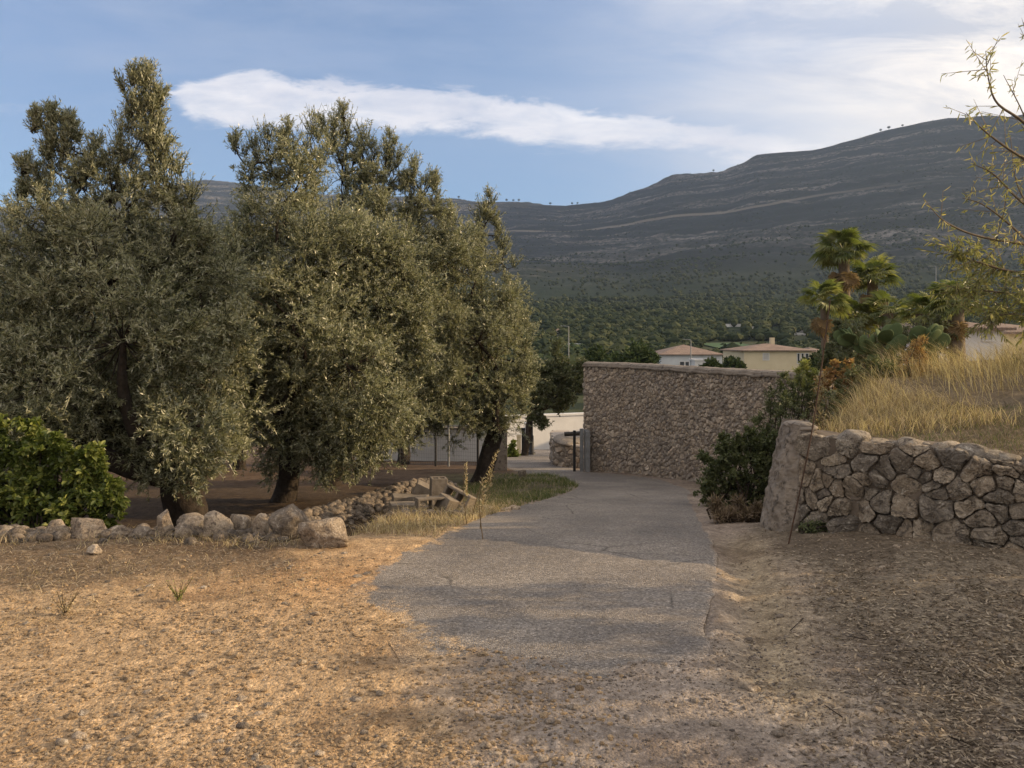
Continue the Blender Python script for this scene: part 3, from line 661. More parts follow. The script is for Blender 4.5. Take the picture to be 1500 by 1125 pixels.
# more trees of the grove behind, seen dark between the trunks
for k, (px, d, lab) in enumerate([(120, 17, 'shaded olive tree deep in the grove behind the leftmost big olive'), (350, 19, 'shaded olive tree deep in the grove seen between the two left trunks'), (590, 21, 'shaded olive tree behind the fence side of the grove, left of the leaning trunk')]):
    s = 14.0/d
    lb = [(px+a*s, 500+(b-500)*s, c*s) for a, b, c in [(0, 420, 120), (-110, 460, 100), (110, 460, 100), (0, 340, 80), (-60, 550, 90), (70, 560, 90), (140, 590, 60), (-150, 590, 70), (0, 620, 60)]]
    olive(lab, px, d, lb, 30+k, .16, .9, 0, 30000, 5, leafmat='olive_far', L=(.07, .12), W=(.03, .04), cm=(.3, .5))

exec_parts = []
# ------------------------------------------------------------------ shrubs
def shrub(name, label, cat, lobes, d, seed, leafmat, nleaf, L, W, base=None, per=9, cm=(.10, .22), hexa=True, up=.3, group=None, stem=.012, droop=None, stemmat='bark'):
    """lobes (px, py, rpx, dd)"""
    r = np.random.default_rng(seed); global rng; keep = rng; rng = r
    c0 = P(lobes[0][0], lobes[0][1], d)
    bx, by = (c0[0], c0[1]) if base is None else base
    bz = H(bx, by); root = thing(name, label, cat, (bx, by, bz), group)
    cc, cr, ci = clumps_from_lobes(lobes, d, r, per, 1.0, *cm)
    zg = hz(cc[:, 0], cc[:, 1], False)+.03; cc[:, 2] = np.maximum(cc[:, 2], zg)
    n = len(cc); b = np.array([bx, by, bz-.02])+r.normal(size=(n, 3))*np.array([.12, .12, 0])
    mid = (b+cc)/2+rvec(n, r)*.08
    st = sticks(b, mid, stem, stem*.8); st2 = sticks(mid, cc, stem*.8, stem*.3)
    S = 10; k = max(1, int(nleaf/n/S)); dirs = unit(rvec(n*S, r)+np.array([0, 0, up]))
    rad = np.repeat(cr, S); p0 = np.repeat(cc, S, 0); p1 = p0+dirs*rad[:, None]*r.uniform(.7, 1.3, (n*S, 1))
    t = r.random((n*S, k)); pos = (p0[:, None]+(p1-p0)[:, None]*t[..., None]).reshape(-1, 3); m = len(pos)
    pos = pos+rvec(m, r)*.015
    ld = unit(np.repeat(dirs, k, 0)*.5+rvec(m, r))
    if droop: ld = unit(ld+np.array([0, 0, -droop]))
    sh = np.clip(np.repeat(r.random(n), S*k)*.4+r.random(m)*.6, 0, 1)
    lf = leaves(pos, ld, rvec(m, r)*.8+np.array([0, 0, 1.0]), r.uniform(*L, m), r.uniform(*W, m), sh, .2, hexa)
    tw = sticks(p0, p1, stem*.3, stem*.12)
    build('stem', [st, st2, tw], M[stemmat], root)
    build('foliage', [lf], M[leafmat], root)
    rng = keep; return root

shrub('vine', 'bright green leafy vine behind the stone row at the far left', 'vine', [(60, 700, 50), (-10, 690, 60), (125, 708, 38), (150, 735, 28), (30, 660, 38), (100, 745, 28), (0, 745, 42), (60, 735, 44), (140, 680, 22), (165, 722, 14), (90, 665, 20)], 7.4, 51, 'bramble', 16000, (.045, .075), (.032, .052), per=20, cm=(.12, .3), up=.1)
shrub('shrub', 'dense dark green shrub against the foot of the tall garden wall', 'shrub', [(1080, 690, 46), (1050, 700, 34), (1110, 680, 40), (1130, 700, 30), (1060, 665, 22), (1040, 725, 26), (1090, 730, 32), (1125, 660, 24), (1100, 655, 22)], 10.0, 52, 'shrub', 17000, (.03, .05), (.022, .034), per=22)
shrub('shrub', 'greyish twiggy shrub higher on the bank', 'shrub', [(1125, 625, 36), (1155, 600, 34), (1110, 640, 26), (1175, 580, 26), (1190, 610, 30), (1145, 570, 20)], 10.8, 53, 'shrub', 9000, (.025, .045), (.010, .018), per=18, cm=(.12, .26))
shrub('shrub', 'dry brown tuft at the road edge below the dark green shrub', 'dry bush', [(1085, 765, 24), (1060, 775, 20), (1110, 770, 24), (1075, 790, 22), (1105, 795, 22), (1050, 755, 16), (1125, 790, 16)], 7.7, 54, 'shrub_dry', 6500, (.04, .10), (.006, .012), per=26, cm=(.06, .13), hexa=False, up=1.2)
shrub('shrub', 'pale yellow green bush at the right end of the garden wall coping', 'shrub', [(1180, 548, 15), (1172, 560, 16), (1190, 562, 15), (1180, 575, 16)], 11.9, 55, 'shrub_pale', 2600, (.05, .10), (.010, .016), per=26, cm=(.06, .14), hexa=False, up=1.0)
shrub('shrub', 'small bush with orange leaves standing right of the leaning iron rod', 'shrub', [(1225, 552, 18), (1243, 545, 14), (1212, 560, 14), (1238, 565, 16)], 11.0, 56, 'shrub_orange', 2200, (.035, .06), (.025, .04), per=22, cm=(.06, .14))
shrub('shrub', 'dark green bush on the bank crest under the palms', 'shrub', [(1250, 575, 30), (1280, 560, 32), (1300, 585, 30), (1230, 590, 26), (1265, 600, 26)], 10.8, 57, 'shrub', 9000, (.03, .05), (.015, .026), per=20, cm=(.10, .2))
shrub('shrub', 'straggly green bush beside the bright dry grass left of the rod', 'shrub', [(1150, 560+40, 20), (1210, 600, 26), (1235, 612, 22), (1200, 630, 20)], 9.0, 58, 'shrub', 4200, (.025, .05), (.008, .014), per=20, cm=(.08, .18), hexa=False)
shrub('dry_vine', 'rust brown dried vine twisted round the foot of the leaning rod', 'dry vine', [(1203, 560, 6), (1200, 580, 8), (1199, 600, 9), (1200, 618, 12)], 7.6, 59, 'straw', 380, (.03, .07), (.004, .008), per=60, cm=(.03, .05), hexa=False, up=1.0, stem=.003, stemmat='rust')
shrub('weed', 'low dark green weed at the foot of the dry stone wall', 'weed', [(1200, 800, 14), (1215, 795, 12), (1185, 803, 10)], 6.55, 60, 'shrub', 900, (.025, .045), (.012, .02), per=50, cm=(.03, .07))
shrub('hedge', 'unseen dense hedge added on the right bank to shade the right foreground', 'hedge', [wl(7+rng.uniform(-.3, .3), yy, zz, .42) for yy in np.arange(1.6, 5.6, .37) for zz in (.9, 1.4, 1.95)], 6, 64, 'shrub', 26000, (.05, .08), (.03, .05), per=7, cm=(.2, .34), base=(7, 3.5))  # out of view; added to cast shade over the near right ground
shrub('hedge', 'unseen low hedge added beyond the almond tree to shade the road', 'hedge', [wl(7.6+rng.uniform(-.3, .3), yy, zz, .4) for yy in np.arange(6.9, 10.9, .4) for zz in (1.0, 1.3)], 6, 65, 'shrub', 18000, (.05, .08), (.03, .05), per=7, cm=(.2, .34), base=(7.6, 8.8))  # added past the frame edge to keep the road in shade
# hedge at the lane behind the pillar
shrub('hedge', 'small sunlit hedge at the lane beyond the stone pillar', 'hedge', [(752, 655, 8), (752, 668, 8), (748, 662, 8)], 26, 61, 'bramble', 1500, (.06, .1), (.04, .06), per=20, cm=(.1, .2))

# ------------------------------------------------------------------ rocks
ROCKS = []
for i in range(14):
    v_, f_ = rock(100+i, 4, 20, .13, .66); v_ = v_*(1+.05*np.abs(fbm(v_*9+i, 3, i))[:, None]-.035*(fbm(v_*3.5+i*2, 2, i+40) > .25)[:, None]); ROCKS.append((v_, f_))
def boulder(label, px, py_mid, wpx, hpx, d, k, rz=0, name='boulder', deep=.8, group='boulders of the low stone row on the left', cat='rock', tilt=0, m='boulder', tone=.5):
    """rock whose silhouette is wpx wide, hpx tall, centred at px, py_mid"""
    c = P(px, py_mid, d); w, h = wpx/FPX*d/2, hpx/FPX*d/2
    v, f = ROCKS[k % 14]
    M3 = rot_euler(np.array([[0, tilt, 0]]))[0]; Mz = rot_euler(np.array([[0, 0, rz]]))[0]
    q = v@Mz.T; ext = np.abs(q).max(0); q = q/ext*np.array([w, w*deep, h]); q = q@M3.T
    q = q+c
    o = build(name, [(q-c, f, tone)], M[m], smooth=True); o.location = c
    # settle on the ground
    g0 = H(c[0], c[1]); low = c[2]-h
    if low > g0-.01: o.location.z -= (low-g0+.02)
    tag(o, label, cat, group); return o
B = [(10, 785, 60, 34, 6.85, 0, 'pale grey boulder cut by the left edge of the picture, first of the row'),
     (48, 790, 36, 26, 6.7, 1, 'small flat rock second from the left in the stone row'),
     (84, 782, 40, 36, 6.8, 2, 'pointed cream rock third from the left in the stone row'),
     (130, 778, 54, 36, 6.75, 3, 'wide rounded grey rock in front of the green vine'),
     (172, 782, 38, 30, 6.75, 4, 'blocky rock just right of the green vine in the row'),
     (207, 781, 32, 22, 6.75, 5, 'low brown rock between the vine and the upright stone'),
     (241, 770, 28, 40, 6.75, 6, 'narrow upright stone left of the big trunk in the row'),
     (270, 777, 24, 24, 6.62, 7, 'small stone at the foot of the slanting slab'),
     (283, 764, 48, 24, 6.95, 8, 'low wide rock right in front of the thick forked trunk'),
     (318, 768, 40, 36, 6.7, 9, 'pale slanting slab in the middle of the row'),
     (350, 762, 32, 26, 6.85, 10, 'brown rough rock right of the slanting slab'),
     (380, 766, 24, 28, 6.7, 11, 'small light rock with a sunlit face left of the large dark boulder'),
     (422, 766, 56, 46, 6.6, 12, 'large rough dark boulder beside the big tan one'),
     (482, 780, 82, 50, 6.3, 13, 'biggest boulder, tan with a smooth flat top, at the right end of the row'),
     (333, 757, 20, 16, 7.1, 5, 'little rounded rock perched behind the row'),
     (450, 742, 26, 16, 7.6, 3, 'small grey rock half hidden behind the large boulders')]
for i, (px, py, w, h, d, k, lab) in enumerate(B):
    boulder(lab, px, py+2, w*1.12, h*1.3, d, k, rz=i*1.3, tilt=.25 if i == 13 else (-.3 if i == 9 else 0), tone=[.55, .4, .9, .75, .5, .3, .8, .5, .35, .95, .3, .9, .15, .55, .4, .3][i])
boulder('lone white rounded stone lying on the dry ground in front of the row', 138, 806, 28, 18, 5.95, 2, .4, 'stone', tone=1.0, group=None)
boulder('dark boulder on the grassy island before the lane', 765, 692, 13, 14, 16.3, 7, .4, 'stone', tone=.1, group='stones on the grassy verge')
for i, (px, py, w, h, d, tone, lab) in enumerate([
        (741, 750, 15, 12, 9.2, .95, 'pale jagged stone on the verge edge nearest the asphalt'), (752, 745, 18, 10, 9.4, .8, 'flat pale stone touching the asphalt edge of the verge'),
        (722, 752, 10, 9, 9.1, .8, 'small upright white stone among the dry stalks'), (685, 762, 16, 8, 8.7, .7, 'flat light stone lying below the tilted block'),
        (697, 783, 26, 11, 7.9, .35, 'low brown stone in the verge near the bright dry grass'), (640, 790, 30, 12, 7.4, .4, 'flat brown stone at the bottom of the verge'),
        (600, 795, 26, 15, 7.2, .5, 'tan stone by the road shoulder under the sunlit grass'), (575, 800, 18, 13, 7.1, .6, 'small tan stone next to the big boulder end of the verge'),
        (733, 760, 16, 8, 8.8, .6, 'small grey stone between the stalks and the road'), (712, 745, 20, 8, 9.5, .4, 'half buried slab behind the dry stalks'),
        (780, 738, 9, 5, 10.2, .5, 'tiny stone at the far end of the stony verge'), (660, 772, 18, 12, 8.2, .2, 'dark stone right of the sunlit dry grass')]):
    boulder(lab, px, py, w*1.2, h*1.3, d, i+3, i, 'stone', tone=tone, group='stones on the grassy verge')
boulder('rounded tan boulder at the right edge of the picture below the wall', 1500, 850, 26, 44, 5.2, 4, .6, tone=.9, group=None)

R1 = [rock(200+i, 1, 3, .18, .85) for i in range(10)]; R2 = [rock(230+i, 2, 6, .12, .78) for i in range(12)]; R3 = [rock(260+i, 3, 8, .11, .74) for i in range(10)]
def scatter(px0, px1, py0, py1, n):
    px = rng.uniform(px0, px1, n); py = rng.uniform(py0, py1, n)
    k = (px-750)/FPX; d = FPX*EYE/(py-500)*1.0
    for _ in range(6):
        z = hz(k*d, d, False); d = FPX*(EYE-z)/(py-500)
    return k*d, d
def stones_at(x, y, size, flat=.6, sink=.25):
    n = len(x); z = hz(x, y)
    s = np.stack([size*rng.uniform(.8, 1.3, n), size*rng.uniform(.7, 1.1, n), size*rng.uniform(flat*.7, flat*1.2, n)], 1)
    return np.stack([x, y, z+s[:, 2]*(1-2*sink)*.5], 1), s, np.stack([rng.uniform(-.3, .3, n), rng.uniform(-.3, .3, n), rng.uniform(0, 6.28, n)], 1)
# gravel: tan on the left and front, grey grit round the asphalt end
def keep_idx(m): return np.where(m)[0]
x, y = scatter(-260, 1000, 815, 1260, 60000)
w1 = n2(x, y, .9, 4, 31); dens = sm((-x+.35+.5*w1)/1.0+.3)*(.35+.65*sm(n2(x, y, 2.3, 3, 61)+.5)); dens *= .35+.65*sm(n2(x, y, 1.6, 5, 45)*-1.0+.55)
dens *= 1-.75*sm((y-4.7+.4*w1)/.6)*sm((-1.4-x)/.6)
k = keep_idx((rng.random(len(x)) < dens*.8) & (on_road(x, y) < .5)); x, y = x[k], y[k]
size = .0045+.0105*rng.random(len(x))**2.8
k = rng.random(len(x)) < .012; size = np.where(k, size*1.7+.004, size)
tag(build('gravel', inst(R1, *stones_at(x, y, size, .65)), M['pebble'], smooth=False), kind='stuff')
x, y = scatter(380, 1700, 830, 1260, 42000)
ed = np.exp(-((y-np.interp(x, [-1.12, -.76, -.46, 0, .49, 1.03], [5.03, 4.53, 4.15, 3.9, 3.8, 3.85]))/.35)**2)
dens = (.35+.65*sm(n2(x, y, 1.9, 3, 65)+.45))*sm((x+.7)/.7)*(.42+.58*ed)
k = keep_idx(rng.random(len(x)) < dens*np.where(on_road(x, y) > .5, .30*ed+.03, .9)); x, y = x[k], y[k]
size = .0035+.0075*rng.random(len(x))**3.0
tag(build('grit', inst(R1, *stones_at(x, y, size, .65)), M['grit']), kind='stuff')
# fist sized stones here and there
x, y = scatter(-150, 1650, 790, 1150, 420); k = keep_idx((on_road(x, y) < .3) & ~((x > front_y(0)*0+2.4) & (y > front_y(x)-.1))); x, y = x[k], y[k]
size = .010+.022*rng.random(len(x))**3
tag(build('loose_stones', inst(R3, *stones_at(x, y, size, .6)), M['boulder'], smooth=True), kind='stuff')
# small stones packed between and behind the boulders of the row
x = rng.uniform(-7, -1.9, 520); y = rowy(x)+rng.normal(.12, .16, 520)
tag(build('rubble', inst(R2, *stones_at(x, y, .02+.055*rng.random(520)**1.5, .75, .1)), M['rubble'], smooth=True), kind='stuff')
# rubble bank
t = rng.random(1500); x = -3.05+1.95*t+rng.normal(0, .20, 1500); y = 8.6+3.6*t+rng.normal(0, .22, 1500)
tag(build('rubble_bank', inst(R2, *stones_at(x, y, .025+.045*rng.random(1500)**1.4, .8, .1)), M['rubble'], smooth=True), kind='stuff')

x = rng.uniform(-1.65, -.55, 260); y = rng.uniform(8.5, 10.3, 260)
tag(build('block_rubble', inst(R2, *stones_at(x, y, .02+.05*rng.random(260)**2, .7, .1)), M['rubble'], smooth=False), kind='stuff')
# concrete blocks
def block(label, px, py, d, size, rx, ry, rz, hollow=True, broken=False):
    sx, sy, sz = size; c = P(px, py, d); g0 = H(c[0], c[1])
    Rm = rot_euler(np.array([[rx, ry, rz]]))[0]
    t = .03; parts = []
    if hollow:
        parts = [box(-sx/2, sx/2, -sy/2, -sy/2+t, -sz/2, sz/2), box(-sx/2, sx/2, sy/2-t, sy/2, -sz/2, sz/2),
                 box(-sx/2, -sx/2+t, -sy/2+t, sy/2-t, -sz/2, sz/2), box(sx/2-t, sx/2, -sy/2+t, sy/2-t, -sz/2, sz/2), box(-t/2, t/2, -sy/2+t, sy/2-t, -sz/2, sz/2)]
    else: parts = [box(-sx/2, sx/2, -sy/2, sy/2, -sz/2, sz/2)]
    pp = [(v@Rm.T, f, .5) for v, f in parts]
    o = build('concrete_block', pp, M['block']); mz = min(p[0][:, 2].min() for p in pp)
    o.location = (c[0], c[1], max(c[2], g0-mz-.03) if c[2]+mz < g0-.03 else (c[2] if c[2]+mz < g0+.25 and 'on top' in label else g0-mz-.03))
    bv = o.modifiers.new('bevel', 'BEVEL'); bv.width = .006; bv.segments = 1
    tag(o, label, 'concrete block', 'concrete blocks dumped beside the olives')
block('tall hollow concrete block standing on end in the middle of the pile', 642, 726, 9.6, (.20, .19, .40), 0, .03, .25)
block('concrete block lying flat at the left front of the pile, pale top', 592, 752, 9.3, (.34, .2, .10), .03, .05, .3, False)
block('concrete block lying flat, the left one of the pair behind', 594, 738, 10.0, (.34, .22, .15), .04, .08, .25, False)
block('concrete block lying flat, the right one of the pair behind', 615, 740, 9.8, (.26, .2, .15), -.05, -.12, -.3, False)
block('tilted hollow concrete block right of the standing one', 672, 744, 9.2, (.36, .19, .2), 1.25, .35, -.5)
block('hollow concrete block fallen flat in front of the standing one', 632, 758, 9.0, (.36, .2, .17), 1.5, 0, .35)
block('leaning concrete block behind and left of the standing one', 622, 722, 10.2, (.30, .2, .22), .1, .45, .1, False)
block('broken half block between the fallen and tilted ones', 655, 752, 9.05, (.17, .2, .17), .3, .3, .8, False)

# ------------------------------------------------------------------ stone walls (cells on a developed strip)
def clip_poly(poly, n, c):
    out = []; m = len(poly)
    for i in range(m):
        a, b = poly[i], poly[(i+1) % m]; da, db = a@n-c, b@n-c
        if da <= 0: out.append(a)
        if (da < 0 < db) or (db < 0 < da): out.append(a+(b-a)*(da/(da-db)))
    return out
def cell_stones(length, height, size, r, aspect=1.35, gap=.010, bulge=.06, relax=2, nb=16, small=0, vary=.6, rings=((1, 0), (.985, .50), (.945, .82), (.80, .94), (.50, .98), (.2, 1.0))):
    """returns list of (outline ring stack) in strip coords s, t, depth"""
    n = int(length*height/(size*size*aspect)); pts = np.stack([r.random(n)*length, r.random(n)*height], 1)
    # variable size: drop some points near others
    S = np.array([1/aspect, 1.0]); cells = []
    if small: 
        kk = int(n*small); anchor = r.integers(0, n, kk); pts = np.vstack([pts, pts[anchor]+r.normal(0, size*.35, (kk, 2))]); pts = np.clip(pts, .01, [length-.01, height-.01])
    for it in range(relax+1):
        q = pts*S; cells = []
        for i in range(len(pts)):
            d2 = ((q-q[i])**2).sum(1); near = np.argsort(d2)[1:22]
            poly = [np.array(a, float) for a in ((0, 0), (length*S[0], 0), (length*S[0], height), (0, height))]
            for j in near:
                nn = q[j]-q[i]; poly = clip_poly(poly, nn, nn@(q[i]+q[j])/2)
                if len(poly) < 3: break
            cells.append(np.array(poly)/S if len(poly) >= 3 else None)
        if it < relax: pts = np.array([c.mean(0)*vary+p*(1-vary) if c is not None else p for c, p in zip(cells, pts)])
    VV = []; FF = []; RR_ = []; off = 0
    th = np.arange(nb)/nb*2*PI
    for c in cells:
        if c is None: continue
        ctr = c.mean(0); rel = c-ctr
        # radial support of polygon along nb directions (exact)
        m = len(rel); rad = np.full(nb, 1e9)
        dirs = np.stack([np.cos(th), np.sin(th)], 1)
        for i in range(m):
            a, b = rel[i], rel[(i+1) % m]; e = b-a; nrm = np.array([e[1], -e[0]]); L = np.linalg.norm(nrm)
            if L < 1e-6: continue
            nrm /= L; dd = a@nrm
            if dd < 0: nrm, dd = -nrm, -dd
            den = dirs@nrm; ok = den > 1e-5
            rad[ok] = np.minimum(rad[ok], dd/den[ok])
        rad = np.maximum(rad-gap, .008)
        sr = (rad+np.roll(rad, 1)+np.roll(rad, -1))/3; rad = np.minimum(rad, sr*1.03)*(1+r.normal(0, .045, nb))
        mean = rad.mean(); bl = bulge*r.uniform(.5, 1.25)*min(1, mean/(size*.45)); tilt = r.normal(0, .26, 2)
        ox, oy = r.normal(0, .12*mean, 2)
        base = len(VV)
        vs_ = []
        for sc, dp in ((1.0, -1.2),)+rings:
            xy = dirs*(rad*sc)[:, None]+np.array([ox, oy])*(1-sc)
            dep = bl*dp+(xy@tilt)*(dp > 0)*min(dp*1.5, 1)+(r.normal(0, .07, nb)*bl*(dp > 0))
            vs_.append(np.column_stack([xy+ctr, dep]))
        vs_.append(np.array([[ctr[0]+ox*.7, ctr[1]+oy*.7, bl*r.uniform(.9, 1.1)]]))
        v = np.vstack(vs_); k = len(vs_)-1; f = []
        for a in range(k-1):
            for b in range(nb): f.append((a*nb+b, a*nb+(b+1) % nb, (a+1)*nb+(b+1) % nb, (a+1)*nb+b))
        tri = [((k-1)*nb+b, (k-1)*nb+(b+1) % nb, k*nb) for b in range(nb)]
        rv = r.random()
        VV.append(v); FF.append((np.array(f)+off, np.array(tri)+off)); RR_.append(rv); off += len(v)
    return np.vstack(VV), [f[0] for f in FF], [f[1] for f in FF], RR_
def strip_map(V, path, zb, zt, H0, batter=0.0):
    """V: s,t,dep -> world. path polyline (x,y) dense; zb, zt functions of s; t in 0..H0"""
    seg = np.r_[0, np.cumsum(np.linalg.norm(np.diff(path, axis=0), axis=1))]
    s = np.clip(V[:, 0], 0, seg[-1]); x = np.interp(s, seg, path[:, 0]); y = np.interp(s, seg, path[:, 1])
    tg = np.gradient(path, axis=0); tx = np.interp(s, seg, tg[:, 0]); ty = np.interp(s, seg, tg[:, 1]); L = np.hypot(tx, ty)
    nx, ny = ty/L, -tx/L          # outward normal: right hand side of the direction of travel
    f = V[:, 1]/H0; z = zb(s)+(zt(s)-zb(s))*f
    off = V[:, 2]+batter*(1-f)
    return np.stack([x+nx*off, y+ny*off, z], 1)
def stone_wall(name, label, path, zb, zt, size, seed, m_stone, m_joint, thick, aspect, gap, bulge, batter=0, nb=16, relax=2, smooth=True, bump=.02, small=0):
    r = np.random.default_rng(seed); path = catmull(path, 60)
    Ln = np.linalg.norm(np.diff(path, axis=0), axis=1).sum()
    ss = np.linspace(0, Ln, 50); H0 = float(np.mean(zt(ss)-zb(ss)))
    V, Q, T, rv = cell_stones(Ln, H0, size, r, aspect, gap, bulge, relax, nb, small)
    W = strip_map(V, path, zb, zt, H0, batter)
    W = W+(fbm(W*9, 3, seed)*bump)[:, None]*rvec(1, r)*.6+np.stack([fbm(W*7+3, 3, seed+1), fbm(W*7+9, 3, seed+2), fbm(W*7+19, 3, seed+3)], -1)*bump*.7
    root = thing(name, label, 'wall', (path[0][0], path[0][1], float(zb(np.array([0.]))[0])))
    qa = np.concatenate(Q); ra = np.concatenate([np.full(len(f), v) for f, v in zip(Q, rv)])
    ta = np.concatenate(T); rt = np.concatenate([np.full(len(f), v) for f, v in zip(T, rv)])
    # one vertex block shared by quads and triangles
    tq = np.column_stack([ta, ta[:, 0]])
    o = build_mixed('stonework', W, qa, ta, ra, rt, M[m_stone], root, smooth)
    # core behind the stones
    n = 60; s = np.linspace(0, Ln, n); K = []
    for f, dep in ((-.02, -bulge*.15), (.985, -bulge*.15), (.985, -thick), (-.02, -thick)):
        K.append(strip_map(np.column_stack([s, np.full(n, f*H0), np.full(n, dep)]), path, zb, zt, H0, batter if dep > -thick else 0))
    v = np.stack(K, 1).reshape(-1, 3); i = (np.arange(n-1)*4)[:, None]; fa = np.concatenate([i+np.array([[a, (a+1) % 4, (a+1) % 4+4, a+4]]) for a in range(4)]+[np.array([[0, 3, 2, 1]]), np.array([[0, 1, 2, 3]])+(n-1)*4])
    build('wall_core', [(v, fa, .5)], M[m_joint], root)
    return root, path
def build_mixed(name, V, Q, T, rq, rt, mt, parent, smooth):
    me = bpy.data.meshes.new(name); org = np.array(parent['_o'])
    me.vertices.add(len(V)); me.vertices.foreach_set('co', (V-org).astype(np.float32).ravel())
    L = np.concatenate([Q.ravel(), T.ravel()]); S = np.concatenate([np.arange(len(Q))*4, len(Q)*4+np.arange(len(T))*3])
    me.loops.add(len(L)); me.loops.foreach_set('vertex_index', L.astype(np.int32)); me.polygons.add(len(S)); me.polygons.foreach_set('loop_start', S.astype(np.int32)); me.update(calc_edges=True)
    at = me.attributes.new('rnd', 'FLOAT', 'FACE'); at.data.foreach_set('value', np.concatenate([rq, rt]).astype(np.float32))
    me.polygons.foreach_set('use_smooth', np.full(len(S), bool(smooth)))
    me.materials.append(mt); o = bpy.data.objects.new(name, me); C.objects.link(o); o.parent = parent; return o

# garden wall: travel so that the right hand side faces the road
GW = np.array([(1.72, 18.6), (2.65, 17.5), (3.35, 15.6), (3.95, 14.0), (4.9, 12.2)])
GWL = np.linalg.norm(np.diff(catmull(GW, 60), axis=0), axis=1).sum()
gwd = catmull(GW, 60); gseg = np.r_[0, np.cumsum(np.linalg.norm(np.diff(gwd, axis=0), axis=1))]
def gw_zb(s): return hz(np.interp(s, gseg, gwd[:, 0])-.2, np.interp(s, gseg, gwd[:, 1])-.1, False)*0+np.interp(s, gseg, np.interp(gwd[:, 1], BY[:, 0], BY[:, 1]))-.08
def gw_zt(s): return np.full_like(s, 1.0)
root, gp = stone_wall('garden_wall', 'tall curved garden wall of small rubble stones with a rounded mortar coping beside the road bend', GW, gw_zb, gw_zt, .088, 71, 'garden_stone', 'mortar', .35, .85, .008, .036, nb=12, relax=1)
# coping
nn = 110; sc = np.linspace(-.02, gseg[-1], nn); prof = [(.04, .985), (.06, .995), (.06, 1.02), (.03, 1.025), (.015, 1.065), (-.04, 1.095), (-.17, 1.11), (-.30, 1.09), (-.40, 1.05), (-.41, .985)]
K = []
for dep, zz in prof:
    q = strip_map(np.column_stack([np.clip(sc, 0, None), np.zeros(nn), np.full(nn, dep)]), gp, lambda s: s*0, lambda s: s*0+1, 1.0)
    q[:, 2] = zz; K.append(q)
v = np.stack(K, 1); v[..., 2] += fbm(v.reshape(-1, 3)*5, 4, 5).reshape(v.shape[:2])*.026; v[..., 0] += fbm(v.reshape(-1, 3)*5+7, 3, 6).reshape(v.shape[:2])*.012
m_ = len(prof); v = v.reshape(-1, 3); i = (np.arange(nn-1)*m_)[:, None]; fa = np.concatenate([i+np.array([[a, (a+1) % m_, (a+1) % m_+m_, a+m_]]) for a in range(m_)])
build('coping', [(v, fa, .6)], M['concrete'], root, smooth=False)

# dry stone retaining wall
DW = np.array([(2.52, 6.78), (3.1, 6.28), (4.0, 5.62), (5.4, 4.95), (7.0, 4.25)])
dwd = catmull(DW, 60); dseg = np.r_[0, np.cumsum(np.linalg.norm(np.diff(dwd, axis=0), axis=1))]
def dw_zb(s): return np.interp(s, dseg, hz(dwd[:, 0]-.15, dwd[:, 1]-.25, False))-.10
def dw_zt(s): return .80+np.interp(s, [0, .5, 1.2, 1.8, 2.2, 3, 6], [.0, -.01, -.05, -.13, -.09, -.12, -.1])+.025*fbm(np.stack([s*3, s*0, s*0], -1), 3, 9)
root, dp = stone_wall('dry_stone_wall', 'low dry stone retaining wall of large rough lichened stones holding up the grassy bank on the right', DW, dw_zb, dw_zt, .145, 72, 'wall_stone', 'joint', .4, 1.25, .004, .060, batter=.06, nb=28, relax=1, bump=.05, small=.45, smooth=False)
# uneven top stones
n = 34; s = np.linspace(.28, dseg[-1]-.1, n)+rng.normal(0, .03, n)
q = strip_map(np.column_stack([s, np.zeros(n), np.full(n, -.10)]), dp, lambda s: s*0, lambda s: s*0+1, 1.0); q[:, 2] = dw_zt(s)-.02+rng.normal(0, .012, n)
sz = rng.uniform(.07, .14, n); build('top_stones', inst(R3, q, np.stack([sz*1.15, sz, sz*.55], 1), np.stack([rng.uniform(-.2, .2, n), rng.uniform(-.2, .2, n), rng.uniform(0, 6, n)], 1)), M['wall_stone'], root, smooth=True)
# mortared end pier, battered
pts = []
zb0 = H(2.3, 6.6)-.1
for zf in np.linspace(0, 1, 12):
    z = zb0+(.86-zb0)*zf; bt = .22*(1-zf)
    ring = [(2.50-bt, 6.98), (2.50-bt, 6.92), (2.53-bt*.95, 6.86-bt*.4), (2.58-bt*.8, 6.80-bt*.5), (2.64-bt*.6, 6.78-bt*.4), (2.72-bt*.3, 6.95), (2.80, 7.4), (2.58-bt, 7.4)]
    pts.append([(a, b, z) for a, b in ring])
v = np.array(pts); n, m_ = v.shape[:2]; cen = v[-1].mean(0); v[-1] = (v[-1]-cen)*.97+cen
v = v.reshape(-1, 3); i = (np.arange(n-1)*m_)[:, None]; fa = np.concatenate([i+np.array([[a, (a+1) % m_, (a+1) % m_+m_, a+m_]]) for a in range(m_)])
v2 = np.vstack([v, [cen+np.array([0, 0, .015])]]); top = np.array([[(n-1)*m_+a, (n-1)*m_+(a+1) % m_, len(v2)-1, len(v2)-1] for a in range(m_)])
me = build('end_pier', [(v2, fa, .5)], M['concrete'], root)
tri = build('pier_cap', inst([rock(999, 4, 8, .08, .8)], np.array([[2.62, 7.03, .83]]), np.array([[.13, .26, .05]]), np.array([[0, 0, .3]])), M['concrete'], root, smooth=True)
sd = me.modifiers.new('sub', 'SUBSURF'); sd.subdivision_type = 'SIMPLE'; sd.levels = 3; sd.render_levels = 3
tx = bpy.data.textures.new('pier', 'CLOUDS'); tx.noise_scale = .09
dm = me.modifiers.new('rough', 'DISPLACE'); dm.texture = tx; dm.strength = .06; dm.mid_level = .5

